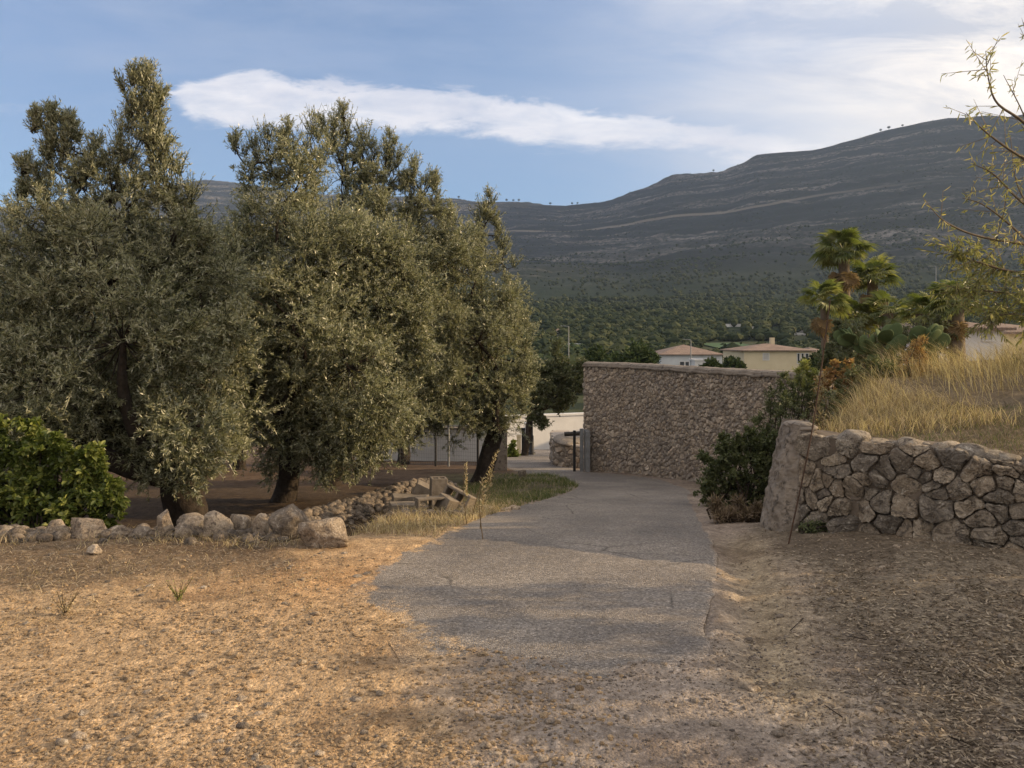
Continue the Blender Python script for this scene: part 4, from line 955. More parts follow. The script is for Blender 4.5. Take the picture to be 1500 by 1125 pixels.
# leaning iron rod
a, b_ = P(1153, 795, 6.2), P(1216, 440, 6.95)
mid = P(1186, 620, 6.5)
a[2] = H(a[0], a[1])-.05
o = build('iron_rod', [tube(catmull([a, mid+np.array([.03, 0, 0]), b_], 24), .0062, 7)], M['rust'], smooth=True); tag(o, 'thin rusty iron rod leaning against the end of the dry stone wall', 'rod')

# ------------------------------------------------------------------ grasses and litter
def blades(x, y, z, h, w, r, lean=.35, wind=(0.0, 0.0)):
    n = len(x); a = r.uniform(0, 2*PI, n); d = np.stack([np.cos(a)*lean*r.random(n)+wind[0], np.sin(a)*lean*r.random(n)+wind[1], np.ones(n)], 1)
    p = np.stack([x, y, z-.01], 1); s = rvec(n, r); s[:, 2] = 0; s = unit(s)*(w/2)[:, None] if hasattr(w, '__len__') else unit(s)*w/2
    m1 = p+d*(h*.5)[:, None]; dd = d*np.array([1.9, 1.9, .86]); tip = p+dd*h[:, None]
    v = np.stack([p-s, p+s, m1+s*.8, m1-s*.8, tip], 1).reshape(-1, 3); b = (np.arange(n)*5)[:, None]
    q = b+np.array([[0, 1, 2, 3]]); t = b+np.array([[3, 2, 4]]); rr = r.random(n)
    return [(v, q, rr), (v, t, rr)]
def grass(name, parts, m):
    # parts from blades share vertices; merge separately is fine
    o = build(name, parts, M[m]); tag(o, kind='stuff'); return o
r = np.random.default_rng(5)
# dry grass on the bank
n = 42000; x = r.uniform(2.9, 12, n); y = front_y(x)+.3+r.random(n)*7.5; k = (x > left_x(y)+.15) & (y < 14); x, y = x[k], y[k]
cl = n2(x, y, 1.3, 3, 91); k = r.random(len(x)) < sm(cl+.45)*(.06+.94*sm((y-front_y(x)-1.5)/1.3)); x, y, cl = x[k], y[k], cl[k]
tall = .12+.42*sm((y-front_y(x)-1.6)/2)*r.random(len(x))*(.6+.8*sm(cl+.3))
grass('dry_grass', blades(x, y, hz(x, y), tall, .0045, r, .5, (-.28, -.05)), 'straw')
n = 9000; x = r.uniform(2.6, 4.6, n); y = r.uniform(7.0, 11, n); k = (x > left_x(y)-.2); x, y = x[k], y[k]
grass('bank_grass', blades(x, y, hz(x, y), r.uniform(.05, .28, len(x)), .004, r, .9), 'straw')
n = 5000; x = r.uniform(2.6, 6, n); y = front_y(x)+.2+r.random(n)*2.4
grass('bank_green_grass', blades(x, y, hz(x, y), r.uniform(.03, .09, n), .004, r, .9), 'grass')
n = 16000; x = r.uniform(2.6, 7, n); y = front_y(x)+.15+r.random(n)*2.6; k = r.random(n) < sm(n2(x, y, 2.1, 3, 99)+.6); x, y = x[k], y[k]
grass('bank_brown_grass', blades(x, y, hz(x, y), r.uniform(.02, .10, len(x)), .004, r, 1.3), 'litter')
# verge left of the road
n = 20000; y = r.uniform(6.7, 17, n); xl = np.interp(y, XL[:, 0], XL[:, 1]); x = xl+.06-r.random(n)**1.4*np.interp(y, [6.7, 9, 13, 17], [.9, 1.2, 2.1, 1.2])
c = n2(x, y, 1.8, 3, 95); k = r.random(n) < sm(c+.5); x, y = x[k], y[k]
gsel = r.random(len(x)) < sm((y-8.5)/2.5)*.85
grass('verge_green_grass', blades(x[gsel], y[gsel], hz(x[gsel], y[gsel]), r.uniform(.04, .13, gsel.sum()), .006, r, .9), 'grass')
gs = ~gsel; grass('verge_dry_grass', blades(x[gs], y[gs], hz(x[gs], y[gs]), r.uniform(.03, .14, gs.sum()), .005, r, 1.0), 'straw')
# sparse dry tufts over the littered ground on the left, right shoulder
x, y = scatter(-200, 560, 790, 930, 9000); k = (y < rowy(x)) & (x < -1.2); x, y = x[k], y[k]; c = n2(x, y, 2.6, 3, 97); k = rng.random(len(x)) < sm(c+.25)*.8; x, y = x[k], y[k]
grass('dry_tufts', blades(x, y, hz(x, y), r.uniform(.015, .07, len(x)), .0035, r, 1.4), 'straw')
n = 5200; x = rng.uniform(-6.8, -1.7, n); y = rowy(x)+rng.choice([-.30, .32, -.18], n)+rng.normal(0, .09, n); c = n2(x, y, 3.1, 3, 98); k = rng.random(n) < sm(c+.4); x, y = x[k], y[k]
grass('row_dry_grass', blades(x, y, hz(x, y), rng.uniform(.03, .13, len(x)), .004, rng, 1.1), 'straw')
def litter(name, x, y, L, W, m='litter', lift=.008):
    n = len(x); a = rng.uniform(0, 2*PI, n); d = np.stack([np.cos(a), np.sin(a), rng.normal(0, .22, n)], 1)
    p = np.stack([x, y, hz(x, y)+lift*rng.random(n)+.002], 1); nn = rvec(n)*.5+np.array([0, 0, 1])
    lf = leaves(p-d*L[:, None]/2, d, nn, L, W); tag(build(name, [lf], M[m]), kind='stuff')
x, y = scatter(-250, 580, 785, 960, 42000)
w1 = n2(x, y, .9, 4, 31); w2 = n2(x, y, 3.5, 4, 33); k = (y < rowy(x)+.2) & (rng.random(len(x)) < (.06+.94*sm((y-4.5-.75*sm((x+4)/3)+.5*w1+.25*w2)/.7)*sm((-1.35-x+.4*w2)/.5))); x, y = x[k], y[k]
litter('dry_litter', x, y, rng.uniform(.012, .07, len(x))**1.0, rng.uniform(.002, .007, len(x)))
x, y = scatter(1040, 1750, 770, 1230, 60000)
k = (y < front_y(x)-.02) | (x < 2.3); k &= (x > np.interp(y, XR[:, 0], XR[:, 1])+.1)
w1 = n2(x, y, .9, 4, 31); w3 = n2(x, y, 2.4, 4, 35); k &= rng.random(len(x)) < (.10+.9*sm((x-1.55-.15*(y-4)-.35*w1)/.5)*sm(w3+.55)); x, y = x[k], y[k]
litter('leaf_litter', x, y, rng.uniform(.012, .055, len(x)), rng.uniform(.004, .014, len(x)))
# dry stalks
for i, (px, py, d, hh, lx, lab) in enumerate([(684, 768, 8.7, .62, -.03, 'upright dry seed stalk on the verge, left of the leaning ones'), (690, 762, 8.8, .72, .38, 'tall dry stalk leaning right over the verge'), (703, 775, 8.5, .55, .20, 'shorter dry stalk leaning right by the verge stones'), (708, 790, 8.0, .55, -.02, 'thin pale stalk nearest the road on the verge')]):
    b0 = G(px, py); tip = b0+np.array([lx*hh, .05, hh]); path = catmull([b0, (b0+tip)/2+np.array([-.03, 0, .03]), tip], 10)
    rt = np.random.default_rng(300+i); t = rt.uniform(.45, 1, 90); pp = b0+(tip-b0)*t[:, None]+rvec(90, rt)*.006
    root = thing('dry_stalk', lab, 'dry plant', b0, 'dry stalks on the verge')
    build('stem', [tube(path, np.linspace(.0045, .002, 10), 5)], M['straw'], root)
    build('seed_head', [leaves(pp, rvec(90, rt)+np.array([.2, 0, .8]), rvec(90, rt), .035, .012)], M['straw'], root)
# weeds in the foreground left
for i, (px, py, lab) in enumerate([(95, 905, 'small dry weed on the left gravel edge'), (262, 880, 'tiny upright green weed in the tan gravel'), (310, 745, 'wispy weed growing at the foot of the forked trunk')]):
    b0 = G(px, py) if py > 800 else np.array([*P(px, py, 7.3)[:2], H(P(px, py, 7.3)[0], 7.3)]); rt = np.random.default_rng(400+i); n = 26
    ang = rt.uniform(0, 6.28, n); L = rt.uniform(.05, .14, n)*(1 if py > 800 else 2.2)
    tip = b0+np.stack([np.cos(ang)*L*.6, np.sin(ang)*L*.6, L], 1); t = rt.random((n, 7)); q = (b0+(tip-b0)[:, None]*t[..., None]).reshape(-1, 3)
    root = thing('weed', lab, 'weed', b0)
    build('stem', [sticks(np.repeat(b0[None], n, 0), tip, .0018, .001)], M['straw'], root)
    build('foliage', [leaves(q, rvec(len(q), rt), rvec(len(q), rt), .018, .006)], M['straw' if i != 1 else 'shrub_pale'], root)
# fallen twigs
x, y = scatter(1080, 1560, 860, 1120, 10); a = rng.uniform(0, 3.1, 10); L = rng.uniform(.05, .2, 10); z = hz(x, y)+.012
x2, y2 = x+np.cos(a)*L, y+np.sin(a)*L
tag(build('fallen_twigs', [sticks(np.stack([x, y, z], 1), np.stack([x2, y2, hz(x2, y2)+.012], 1), .0035, .002)], M['bark']), kind='stuff')

# ------------------------------------------------------------------ lane end: fence, pillars, white walls, lamp, gate
def wbox(a, b, z0, z1, th):
    a, b = np.array(a, float), np.array(b, float); t = b-a; L = np.hypot(*t); n = np.array([-t[1], t[0]])/L*th
    v = np.array([(*a, z0), (*b, z0), (*(b+n), z0), (*(a+n), z0), (*a, z1), (*b, z1), (*(b+n), z1), (*(a+n), z1)])
    f = np.array([(0, 1, 5, 4), (1, 2, 6, 5), (2, 3, 7, 6), (3, 0, 4, 7), (4, 5, 6, 7), (3, 2, 1, 0)]); return v, f
def xy(px, d): return ((px-750)/FPX*d, d)
def zpx(py, d): return EYE+(500-py)/FPX*d
o = thing('white_wall', 'long white rendered wall across the end of the lane', 'wall', (*xy(820, 38), H(*xy(820, 38))))
build('wall', [wbox(xy(740, 37), xy(905, 39), -4.2, zpx(609, 38), .25)], M['white'], o)
build('coping', [wbox((xy(740, 37)[0], 36.95), (xy(905, 39)[0], 38.95), zpx(609, 38), zpx(606, 38), .35)], M['white'], o)
o = thing('white_wall', 'white rendered wall behind the wire fence, half hidden by the olives', 'wall', (*xy(640, 23), H(*xy(640, 23))))
build('wall', [wbox(xy(520, 23.5), xy(716, 22.5), -2.3, zpx(628, 23), .2)], M['white'], o)
build('coping', [wbox((xy(520, 23.5)[0], 23.46), (xy(716, 22.5)[0], 22.46), zpx(628, 23), zpx(625, 23), .28)], M['concrete'], o)
root = thing('wire_fence', 'tall wire fence on steel posts under the olives in front of the white wall', 'fence', (*xy(650, 20), H(*xy(650, 20))))
fx = [(585, 20.6), (638, 20.3), (657, 20.1), (700, 19.8)]
for px, d in fx:
    x0, y0 = xy(px, d); build('post', [tube([(x0, y0, H(x0, y0)-.1), (x0, y0, zpx(622, d))], .03, 8)], M['steel' if px == 657 else 'dark'], root, smooth=True)
build('top_rail', [tube([(*xy(585, 20.6), zpx(624, 20.6)), (*xy(700, 19.8), zpx(624, 19.8))], .018, 6)], M['steel'], root)
W0 = []; W1 = []
for k in range(46):
    f = k/45; x0, y0 = np.array(xy(585, 20.6))*(1-f)+np.array(xy(700, 19.8))*f; W0.append((x0, y0, H(x0, y0)+.05)); W1.append((x0, y0, zpx(624, 20)))
for k in range(16):
    z = -1.55+k*.1; W0.append((*xy(585, 20.6), z)); W1.append((*xy(700, 19.8), z))
build('wire_mesh', [sticks(np.array(W0), np.array(W1), .0025, .0025)], M['steel'], root)
def pillar(label, px, w, d, top, m, cap=True, name='gate_pillar'):
    x0, y0 = xy(px, d); z0 = H(x0, y0)-.1; h = w/FPX*d/2
    rt = thing(name, label, 'pillar', (x0, y0, z0+.1)); zt = zpx(top, d)
    build('shaft', [box(x0-h, x0+h, y0-h, y0+h, z0, zt)], M[m], rt)
    if cap: build('cap', [box(x0-h*1.15, x0+h*1.15, y0-h*1.15, y0+h*1.15, zt, zt+.08)], M[m], rt)
pillar('wide grey concrete pillar beside the leaning trunk', 730, 26, 18.8, 628, 'concrete')
pillar('cream gate pillar catching the sun past the small hedge', 760, 6, 27, 640, 'cream')
pillar('slim dark pillar between the cream pillar and the lamp', 766.5, 5, 29, 630, 'dark')
pillar('white gate pillar next to the street lamp', 772.5, 8, 30, 622, 'white')
x0, y0 = xy(778.5, 28); z0 = H(x0, y0)
root = thing('street_lamp', 'black cast iron street lamp at the lane in front of the white wall', 'street lamp', (x0, y0, z0))
build('post', [tube([(x0, y0, z0-.05), (x0, y0, z0+.12), (x0, y0, z0+.14), (x0, y0, z0+.7), (x0, y0, z0+.75), (x0, y0, z0+2.9)], [.15, .14, .09, .08, .055, .045], 12)], M['dark'], root, smooth=True)
build('lantern', [tube([(x0, y0, z0+2.9), (x0, y0, z0+3.0), (x0, y0, z0+3.35), (x0, y0, z0+3.4), (x0, y0, z0+3.55)], [.05, .13, .2, .22, .03], 6)], M['dark'], root)
# gate post and stub wall by the garden wall end
x0, y0 = xy(852, 18.3); z0 = H(x0, y0)
root = thing('metal_gate', 'folded grey metal gate with two posts at the left end of the garden wall', 'gate', (x0, y0, z0))
build('post', [box(x0-.04, x0+.04, y0-.04, y0+.04, z0-.1, zpx(628, 18.3))], M['steel'], root)
build('leaf', [box(x0+.07, x0+.17, y0-.30, y0+.2, z0+.04, zpx(630, 18.3))], M['steel'], root)
build('post', [box(x0-.20, x0-.14, y0-.02, y0+.05, z0-.1, zpx(630, 18.4))], M['dark'], root)
SW = np.array([(1.18, 22.6), (1.12, 21.6), (1.17, 20.6), (1.42, 20.0), (1.85, 19.6)])[:, :]
rt_, _ = stone_wall('stub_wall', 'short rounded rubble wall left of the metal gate', SW[::-1][::-1], lambda s: s*0-1.95+.12, lambda s: s*0+zpx(643, 20.5)-.02*s, .13, 73, 'garden_stone', 'mortar', .5, 1.2, .01, .05, nb=10, relax=1)
x0, y0 = xy(846, 20.6); o = build('drain_pipe', [tube([(x0-.35, y0, zpx(636, 20.6)), (x0+.3, y0, zpx(634, 20.6))], .06, 10)], M['dark'], smooth=True); tag(o, 'short black pipe lying on top of the stub wall', 'pipe')
o = thing('cap_slab', 'sunlit rounded mortar cap crowning the short rubble wall', 'slab', (1.5, 20.6, -.95))
build('slab', inst([rock(555, 3, 5, .05, .9)], np.array([[1.55, 20.9, zpx(644, 20.6)-.04]]), np.array([[.45, 1.2, .10]]), np.zeros((1, 3))), M['concrete'], o, smooth=True)

# ------------------------------------------------------------------ palms
def fan_leaf(r, Rf, dead=False):
    """unit palmate blade: petiole from origin along +x, blade beyond; returns (v, f)"""
    n = 20; a = np.linspace(-2.0, 2.0, n+1); V = []; F = []
    pet = Rf*1.0
    for i in range(n):
        a0 = a[i]; a1 = a[i+1]; am = (a0+a1)/2; L = Rf*(1-.22*abs(am)/2)*r.uniform(.85, 1.08)
        b = len(V); w = .5
        split = .6
        c = np.array([pet, 0, 0])
        def pt(ang, rad, z): return c+np.array([math.cos(ang)*rad, math.sin(ang)*rad, z])
        dr = -.35*L if not dead else -.5*L
        V += [c, pt(a0, L*split, .03*Rf), pt(am, L*split, -.03*Rf), pt(a1, L*split, .03*Rf), pt(am+r.normal(0, .03), L*.98, dr*.75)]
        F += [(b, b+1, b+2, b+2), (b, b+2, b+3, b+3), (b+1, b+4, b+2, b+2), (b+2, b+4, b+3, b+3)]
    V = np.array(V); F = np.array(F)[:, :3]
    return V, F, pet
def palm(label, px, py, rpx, d, seed, nl=34, skirt=True, trunk_r=.2, base_drop=0):
    r = np.random.default_rng(seed); c = P(px, py, d); Rr_ = rpx*1.02/FPX*d; x0, y0 = c[0], c[1]; z0 = H(x0, y0)
    root = thing('fan_palm', label, 'palm tree', (x0, y0, z0), 'fan palms beyond the bank')
    ht = c[2]-.1; path = catmull([(x0, y0, z0-.1), (x0+.05, y0, (z0+ht)/2), (x0, y0, ht)], 14)
    build('trunk', [tube(path, np.linspace(trunk_r*1.2, trunk_r, 14), 12, seed, .15)], M['bark_pale'], root, smooth=True)
    V = []; F = []; A = []; Vd = []; Fd = []; Ad = []; off = offd = 0; S0 = []; S1 = []
    for k in range(nl+(16 if skirt else 0)):
        dead = k >= nl
        phi = r.uniform(0, 2*PI)
        el = r.uniform(-1.35, -1.0) if dead else math.asin(np.clip(-.55+1.5*((k+.5)/nl)**.9, -1, .98))
        tv, tf, pet = fan_leaf(r, Rr_*.56*r.uniform(.85, 1.1), dead)
        e = np.array([[r.uniform(-.5, .5), -el, 0]]); M1 = rot_euler(e)[0]; M2 = rot_euler(np.array([[0, 0, phi]]))[0]
        q = tv@M1.T@M2.T; q[:, 2] -= .10*(q[:, 0]**2+q[:, 1]**2)/Rr_
        o_ = np.array([x0, y0, ht+(-.25*Rr_ if dead else .1*Rr_)]); q = q+o_; 
        st = (np.array([[pet, 0, 0]])@M1.T@M2.T)[0]; st[2] -= .10*(st[0]**2+st[1]**2)/Rr_
        S0.append(o_); S1.append(o_+st)
        if dead: Vd.append(q); Fd.append(tf+offd); offd += len(q); Ad.append(np.full(len(tf), r.random()))
        else: V.append(q); F.append(tf+off); off += len(q); A.append(np.clip(r.random(len(tf))*.3+r.random()*.7, 0, 1))
    build('fronds', [(np.vstack(V), np.vstack(F), np.concatenate(A)), (*sticks(np.array(S0[:nl]), np.array(S1[:nl]), .02, .012), .8)], M['palm'], root)
    if Vd: build('dead_skirt', [(np.vstack(Vd), np.vstack(Fd), np.concatenate(Ad))], M['palm_dead'], root)
palm('tallest fan palm, its round crown highest above the bank', 1236, 368, 42, 30, 81, 46)
palm('small fan palm on a thin trunk, leftmost of the palms', 1207, 440, 36, 27, 82, 34, trunk_r=.12)
palm('fan palm just right of the tallest, its crown a step lower', 1278, 405, 38, 31, 83, 36)
palm('fan palm crown low between the tallest palm and the prickly pear', 1300, 455, 36, 28, 84, 32)
palm('low bushy fan palm in the middle of the clump', 1255, 465, 38, 29, 85, 36, False)
palm('low fan palm left of the almond tree, above the prickly pear', 1352, 455, 34, 24, 86, 30, False)
palm('fan palm half hidden behind the almond branches', 1400, 440, 40, 22, 87, 34)
shrub('shrub', 'dark evergreen thicket filling the foot of the palm clump', 'shrub', [(1240, 520, 34), (1275, 510, 40), (1310, 520, 38), (1345, 505, 34), (1255, 550, 34), (1300, 555, 36), (1215, 525, 16), (1380, 490, 26), (1230, 490, 16)], 22, 62, 'olive_far', 16000, (.08, .14), (.04, .06), per=5, cm=(.25, .5), base=(11, 22))
# prickly pear
def cactus(label, px, py, d, seed, npad=26, spread=.9):
    r = np.random.default_rng(seed); c = P(px, py, d); z0 = H(c[0], c[1]); root = thing('prickly_pear', label, 'cactus', (c[0], c[1], z0))
    tv, tf = ICO[3]; parts = []; nodes = [(np.array([c[0], c[1], z0-.05]), np.array([0, 0, 1.0]), 0)]
    top = c[2]
    for k in range(npad):
        b, dr, dep = nodes[r.integers(len(nodes))] if k > 3 else nodes[0]
        if k > 3:
            for _ in range(3):
                b2, d2, dep2 = nodes[r.integers(len(nodes))]
                if b2[2] > b[2]: b, dr, dep = b2, d2, dep2
        dr = unit(dr*.6+r.normal(size=3)*np.array([.8, .5, .25])+np.array([0, 0, .35]))
        L = r.uniform(.26, .40); wd = L*r.uniform(.55, .7); side = unit(np.cross(dr, unit(r.normal(size=3)*np.array([.5, 1, .2])))); nrm = np.cross(side, dr)
        t = tv[:, 2]; wprof = (1+.25*t)
        q = b+dr*(L/2)*(1+t)[:, None]*.97+side*(tv[:, :1]*wprof[:, None])*wd/2+nrm*tv[:, 1:2]*.022
        parts.append((q, tf, r.random())); e = b+dr*L*.95
        if e[2] < top+.3: nodes.append((e, dr, dep+1))
    build('pads', parts, M['cactus'], root, smooth=True)
cactus('large prickly pear cactus with broad grey green pads on the bank crest', 1290, 530, 12.5, 91, 34)
cactus('prickly pear cactus nearer the almond tree, pads partly dry', 1365, 535, 11.8, 92, 22)
shrub('shrub', 'dead brown bush glowing in the sun below the prickly pear pads', 'dry bush', [(1340, 525, 20), (1355, 540, 20), (1330, 545, 18), (1350, 510, 12)], 10.5, 63, 'shrub_orange', 2600, (.03, .08), (.006, .012), per=22, cm=(.08, .16), hexa=False, up=.6)

# ------------------------------------------------------------------ almond tree
def almond():
    r = np.random.default_rng(66); global rng; keep = rng; rng = r
    tx_, ty_ = 5.87, 7.97; tz = H(tx_, ty_); root = thing('almond_tree', 'almond tree with thin arching branches and sparse yellowing leaves at the right edge', 'tree', (tx_, ty_, tz))
    fork = np.array([5.8, 7.76, tz+1.0]); parts = [tube(catmull([(tx_, ty_, tz-.1), (tx_+.03, ty_, tz+.5), fork], 10), np.linspace(.17, .12, 10), 12, 3, .2)]
    br = [  # photo pixel paths, distance from - to
        ([(1640, 330), (1560, 240), (1500, 180), (1460, 150), (1447, 110), (1444, 75)], 5.2, 4.6),
        ([(1600, 300), (1530, 250), (1480, 220), (1440, 190), (1415, 165)], 5.3, 5.0),
        ([(1640, 420), (1560, 370), (1500, 358), (1430, 345), (1385, 325), (1362, 303)], 5.2, 4.7),
        ([(1620, 400), (1540, 330), (1490, 290), (1455, 255), (1425, 240)], 5.4, 5.2),
        ([(1620, 380), (1560, 300), (1515, 230), (1500, 170), (1470, 110)], 5.6, 5.4),
        ([(1600, 450), (1530, 410), (1470, 395), (1420, 380), (1395, 370)], 5.3, 5.0),
        ([(1600, 470), (1540, 440), (1480, 430), (1430, 425), (1400, 425)], 5.6, 5.4),
        ([(1590, 480), (1530, 470), (1480, 460), (1440, 470)], 5.3, 5.2),
        ([(1600, 460), (1530, 380), (1480, 330), (1440, 300), (1410, 290)], 5.7, 5.8),
        ([(1600, 440), (1560, 360), (1520, 320), (1490, 270), (1480, 200)], 5.8, 5.9),
        ([(1620, 380), (1570, 200), (1520, 100), (1500, 40)], 5.9, 5.6),
        ([(1700, 300), (1680, 150), (1650, 30)], 5.5, 5.3), ([(1700, 350), (1780, 200), (1800, 80)], 5.6, 5.8), ([(1700, 400), (1820, 330), (1900, 260)], 5.6, 5.2), ([(1620, 430), (1590, 330), (1560, 250), (1560, 120)], 5.4, 5.2)]
    P0 = []; P1 = []; LP = []; LD = []; LR = []
    for pts, d0, d1 in br:
        w3 = [P(a, b, 1.35*(d0+(d1-d0)*i/(len(pts)-1))) for i, (a, b) in enumerate(pts)]
        path = catmull(w3, 40); st = w3[0]; full = np.vstack([catmull([fork, (fork+st)/2+np.array([0, 0, .03]), st], 8)[:-1], path])
        n = len(full); parts.append(tube(full, np.linspace(.022, .0025, n), 6, int(r.integers(50)), .1))
        low = np.mean([b for a, b in pts[1:]]) > 345
        nt = 62 if low else 16
        for k in range(nt):
            t = r.uniform(.12, 1.0); i = int(t*39); b = path[i]; tg = unit(path[min(i+1, 39)]-path[max(i-1, 0)])
            dr = unit(tg*.7+rvec(1, r)[0]*.9+np.array([0, 0, .12])); L = r.uniform(.14, .5)*(1.15-t*.5)
            e = b+dr*L; P0.append(b); P1.append(e); nlv = int(L*(62 if low else 24))+2
            tt = r.random(nlv); LP.append(b+(e-b)*tt[:, None]); LD.append(dr*.6+rvec(nlv, r)*.6+np.array([0, 0, -.55])); LR.append(np.clip(r.normal(.55 if not low else .35, .25, nlv), 0, 1))
        nl = 9; q = path[r.integers(25, 40, nl)]; LP.append(q); LD.append(rvec(nl, r)*.7+np.array([0, 0, -.5])); LR.append(r.random(nl))
    parts.append(sticks(np.array(P0), np.array(P1), .004, .0015))
    build('trunk', parts, M['bark_pale'], root, smooth=True)
    LP, LD, LR = np.vstack(LP), np.vstack(LD), np.concatenate(LR); m = len(LP)
    build('crown', [leaves(LP, LD, rvec(m, r), r.uniform(.045, .085, m), r.uniform(.009, .015, m), LR, .2, True)], M['almond'], root)
    rng = keep
almond()

# ------------------------------------------------------------------ houses
def house(label, px0, px1, eave, ridge, d, wallm, roofm='tiles', depth=8, yaw=0.0, z0=None, wins=(), name='house', group=None, chimney=None, over=.35, flat=False):
    xa, xb = (px0-750)/FPX*d, (px1-750)/FPX*d; ze = zpx(eave, d); zr = zpx(ridge, d); cx = (xa+xb)/2
    z0 = min(H(cx, d), H(cx, d+depth), H(xa, d), H(xb, d))-.5 if z0 is None else z0
    root = thing(name, label, 'house', (cx, d, z0), group); c = (cx, d+depth/2)
    def put(nm, v, f, m, par=root): return build(nm, [(rotz(v, yaw, c), f)], M[m], par)
    put('wall', *box(xa, xb, d, d+depth, z0, ze), wallm)
    if flat:
        v, f = box(xa-.1, xb+.1, d-.1, d+depth+.1, ze, ze+.2); put('roof', v, f, wallm)
    else:
        w = xb-xa; i = min(w, depth)/2*.98; yc = d+depth/2; o_ = over
        v = np.array([(xa-o_, d-o_, ze), (xb+o_, d-o_, ze), (xb+o_, d+depth+o_, ze), (xa-o_, d+depth+o_, ze), (xa+i, yc, zr), (xb-i, yc, zr), (xa-o_, d-o_, ze-.12), (xb+o_, d-o_, ze-.12), (xb+o_, d+depth+o_, ze-.12), (xa-o_, d+depth+o_, ze-.12)])
        q = [(0, 1, 5, 4), (1, 2, 5, 5), (2, 3, 4, 5), (3, 0, 4, 4), (0, 6, 7, 1), (1, 7, 8, 2), (2, 8, 9, 3), (3, 9, 6, 0), (6, 9, 8, 7)]
        quads = np.array([a for a in q if len(set(a)) == 4]); tris = np.array([a[:3] for a in q if len(set(a)) == 3])
        rv = rotz(v, yaw, c); rf = build('roof', [(rv, quads), (rv, tris)], M[roofm], root)
        if chimney:
            hx = (chimney-750)/FPX*d; v, f = box(hx-.25, hx+.25, yc-.25, yc+.25, ze, zr+.7); ch = build('chimney', [(rotz(v, yaw, c), f)], M[wallm], root)
    for (a, b, t, u, sh) in wins:
        x1, x2, zt, zb_ = (a-750)/FPX*d, (b-750)/FPX*d, zpx(t, d), zpx(u, d)
        wn = put('window', *box(x1, x2, d-.03, d+.02, zb_, zt), 'shutter' if sh else 'window')
        e = .07; v = []; parts = []
        for bb in ((x1-e, x1, zb_-e, zt+e), (x2, x2+e, zb_-e, zt+e), (x1, x2, zt, zt+e), (x1, x2, zb_-e, zb_)):
            vv, ff = box(bb[0], bb[1], d-.06, d+.02, bb[2], bb[3]); parts.append((rotz(vv, yaw, c), ff))
        build('frame', parts, M['white'], wn)
    return root
house('cream two storey house with a low hipped tile roof above the garden wall', 1090, 1190, 513, 503, 90, 'cream', depth=9, wins=[(1118, 1126, 518, 527, True), (1168, 1171, 518, 532, False), (1174, 1177, 518, 532, False), (1180, 1184, 518, 532, False)], chimney=1150)
house('pale blue house with a grey brown tiled roof left of the cream house', 968, 1058, 519, 505, 105, 'blueish', depth=10, wins=[(996, 1002, 530, 540, False), (1004, 1009, 530, 540, False), (1035, 1042, 524, 529, False)])
house('bright white flat annex in front of the pale blue house', 1018, 1052, 528.5, 527, 96, 'white', depth=3, flat=True)
house('white house with a balcony right of the cream house', 1190, 1212, 515, 509, 110, 'white', depth=8, wins=[(1194, 1198, 518, 526, False), (1201, 1206, 518, 526, False)])
house('long low white farm building on the valley slope', 1062, 1090, 475, 474, 385, 'white', depth=8, flat=True, wins=[(1070, 1072, 479, 481, False), (1080, 1082, 479, 481, False)])
house('white villa with stepped flat roofs on the slope left of the small palm', 1160, 1183, 488, 485, 330, 'white', depth=10, flat=True, wins=[(1165, 1168, 490, 493, False), (1174, 1177, 490, 493, False)])
house('upper white wing behind the stepped villa', 1166, 1178, 484, 482, 345, 'white', depth=8, flat=True)
house('tiny white cottage among trees right of the long farm building', 1128, 1143, 477, 474.5, 390, 'white', depth=6)
house('little white hut half sunk in trees right of the long farm', 1098, 1106, 479, 478, 370, 'white', depth=5, flat=True)
house('tiny white hut among the orchards left of the garden wall', 814, 822, 484, 481, 355, 'white', depth=5)
house('low grey shed at the orchard edge behind the small olive', 828, 856, 504, 502, 265, 'blueish', depth=6, flat=True)
house('pale villa alone high on the dark hillside above the almond branches', 1330, 1355, 414, 411, 855, 'white', depth=12, flat=True, wins=[(1335, 1339, 417, 420, False), (1346, 1350, 417, 420, False)])
house('white house with a tiled roof behind the grass crest and almond tree', 1384, 1470, 480, 462, 34, 'white', depth=7, wins=[(1440, 1452, 486, 498, True)])
house('second white house further right behind the almond tree', 1478, 1560, 486, 470, 40, 'cream', depth=7)
# poles
for i, (px, top, bot, d, lab) in enumerate([(1371, 390, 432, 420, 'tall utility pole on the hillside near the high villa'), (833, 478, 520, 150, 'street light pole among the orchards left of the garden wall'), (1012, 498, 520, 98, 'thin aerial mast beside the pale blue house')]):
    x0, y0 = xy(px, d); z1 = zpx(top, d); z0 = min(H(x0, y0), zpx(bot, d))
    root = thing('pole', lab, 'pole', (x0, y0, z0)); rad = .12*d/150
    build('shaft', [tube([(x0, y0, z0-.3), (x0, y0, z1)], [rad, rad*.7], 6)], M['steel'], root)
    build('arm', [tube([(x0, y0, z1), (x0-4.5*d/420 if i != 1 else x0-1.6, y0, z1+.1)], rad*.5, 5)], M['steel'], root)
# green sports field sheet in the valley
x0, y0 = xy(1085, 260)
n = 12; gx, gy = np.meshgrid(np.linspace(x0-7, x0+8, n), np.linspace(215, 290, n)); v = np.stack([gx, gy, hz(gx, gy)+.35], -1).reshape(-1, 3); i = (np.arange(n-1)*n)[:, None]+np.arange(n-1)[None]
tag(build('field', [(v, np.stack([i, i+1, i+n+1, i+n], -1).reshape(-1, 4))], M['field']), kind='structure')

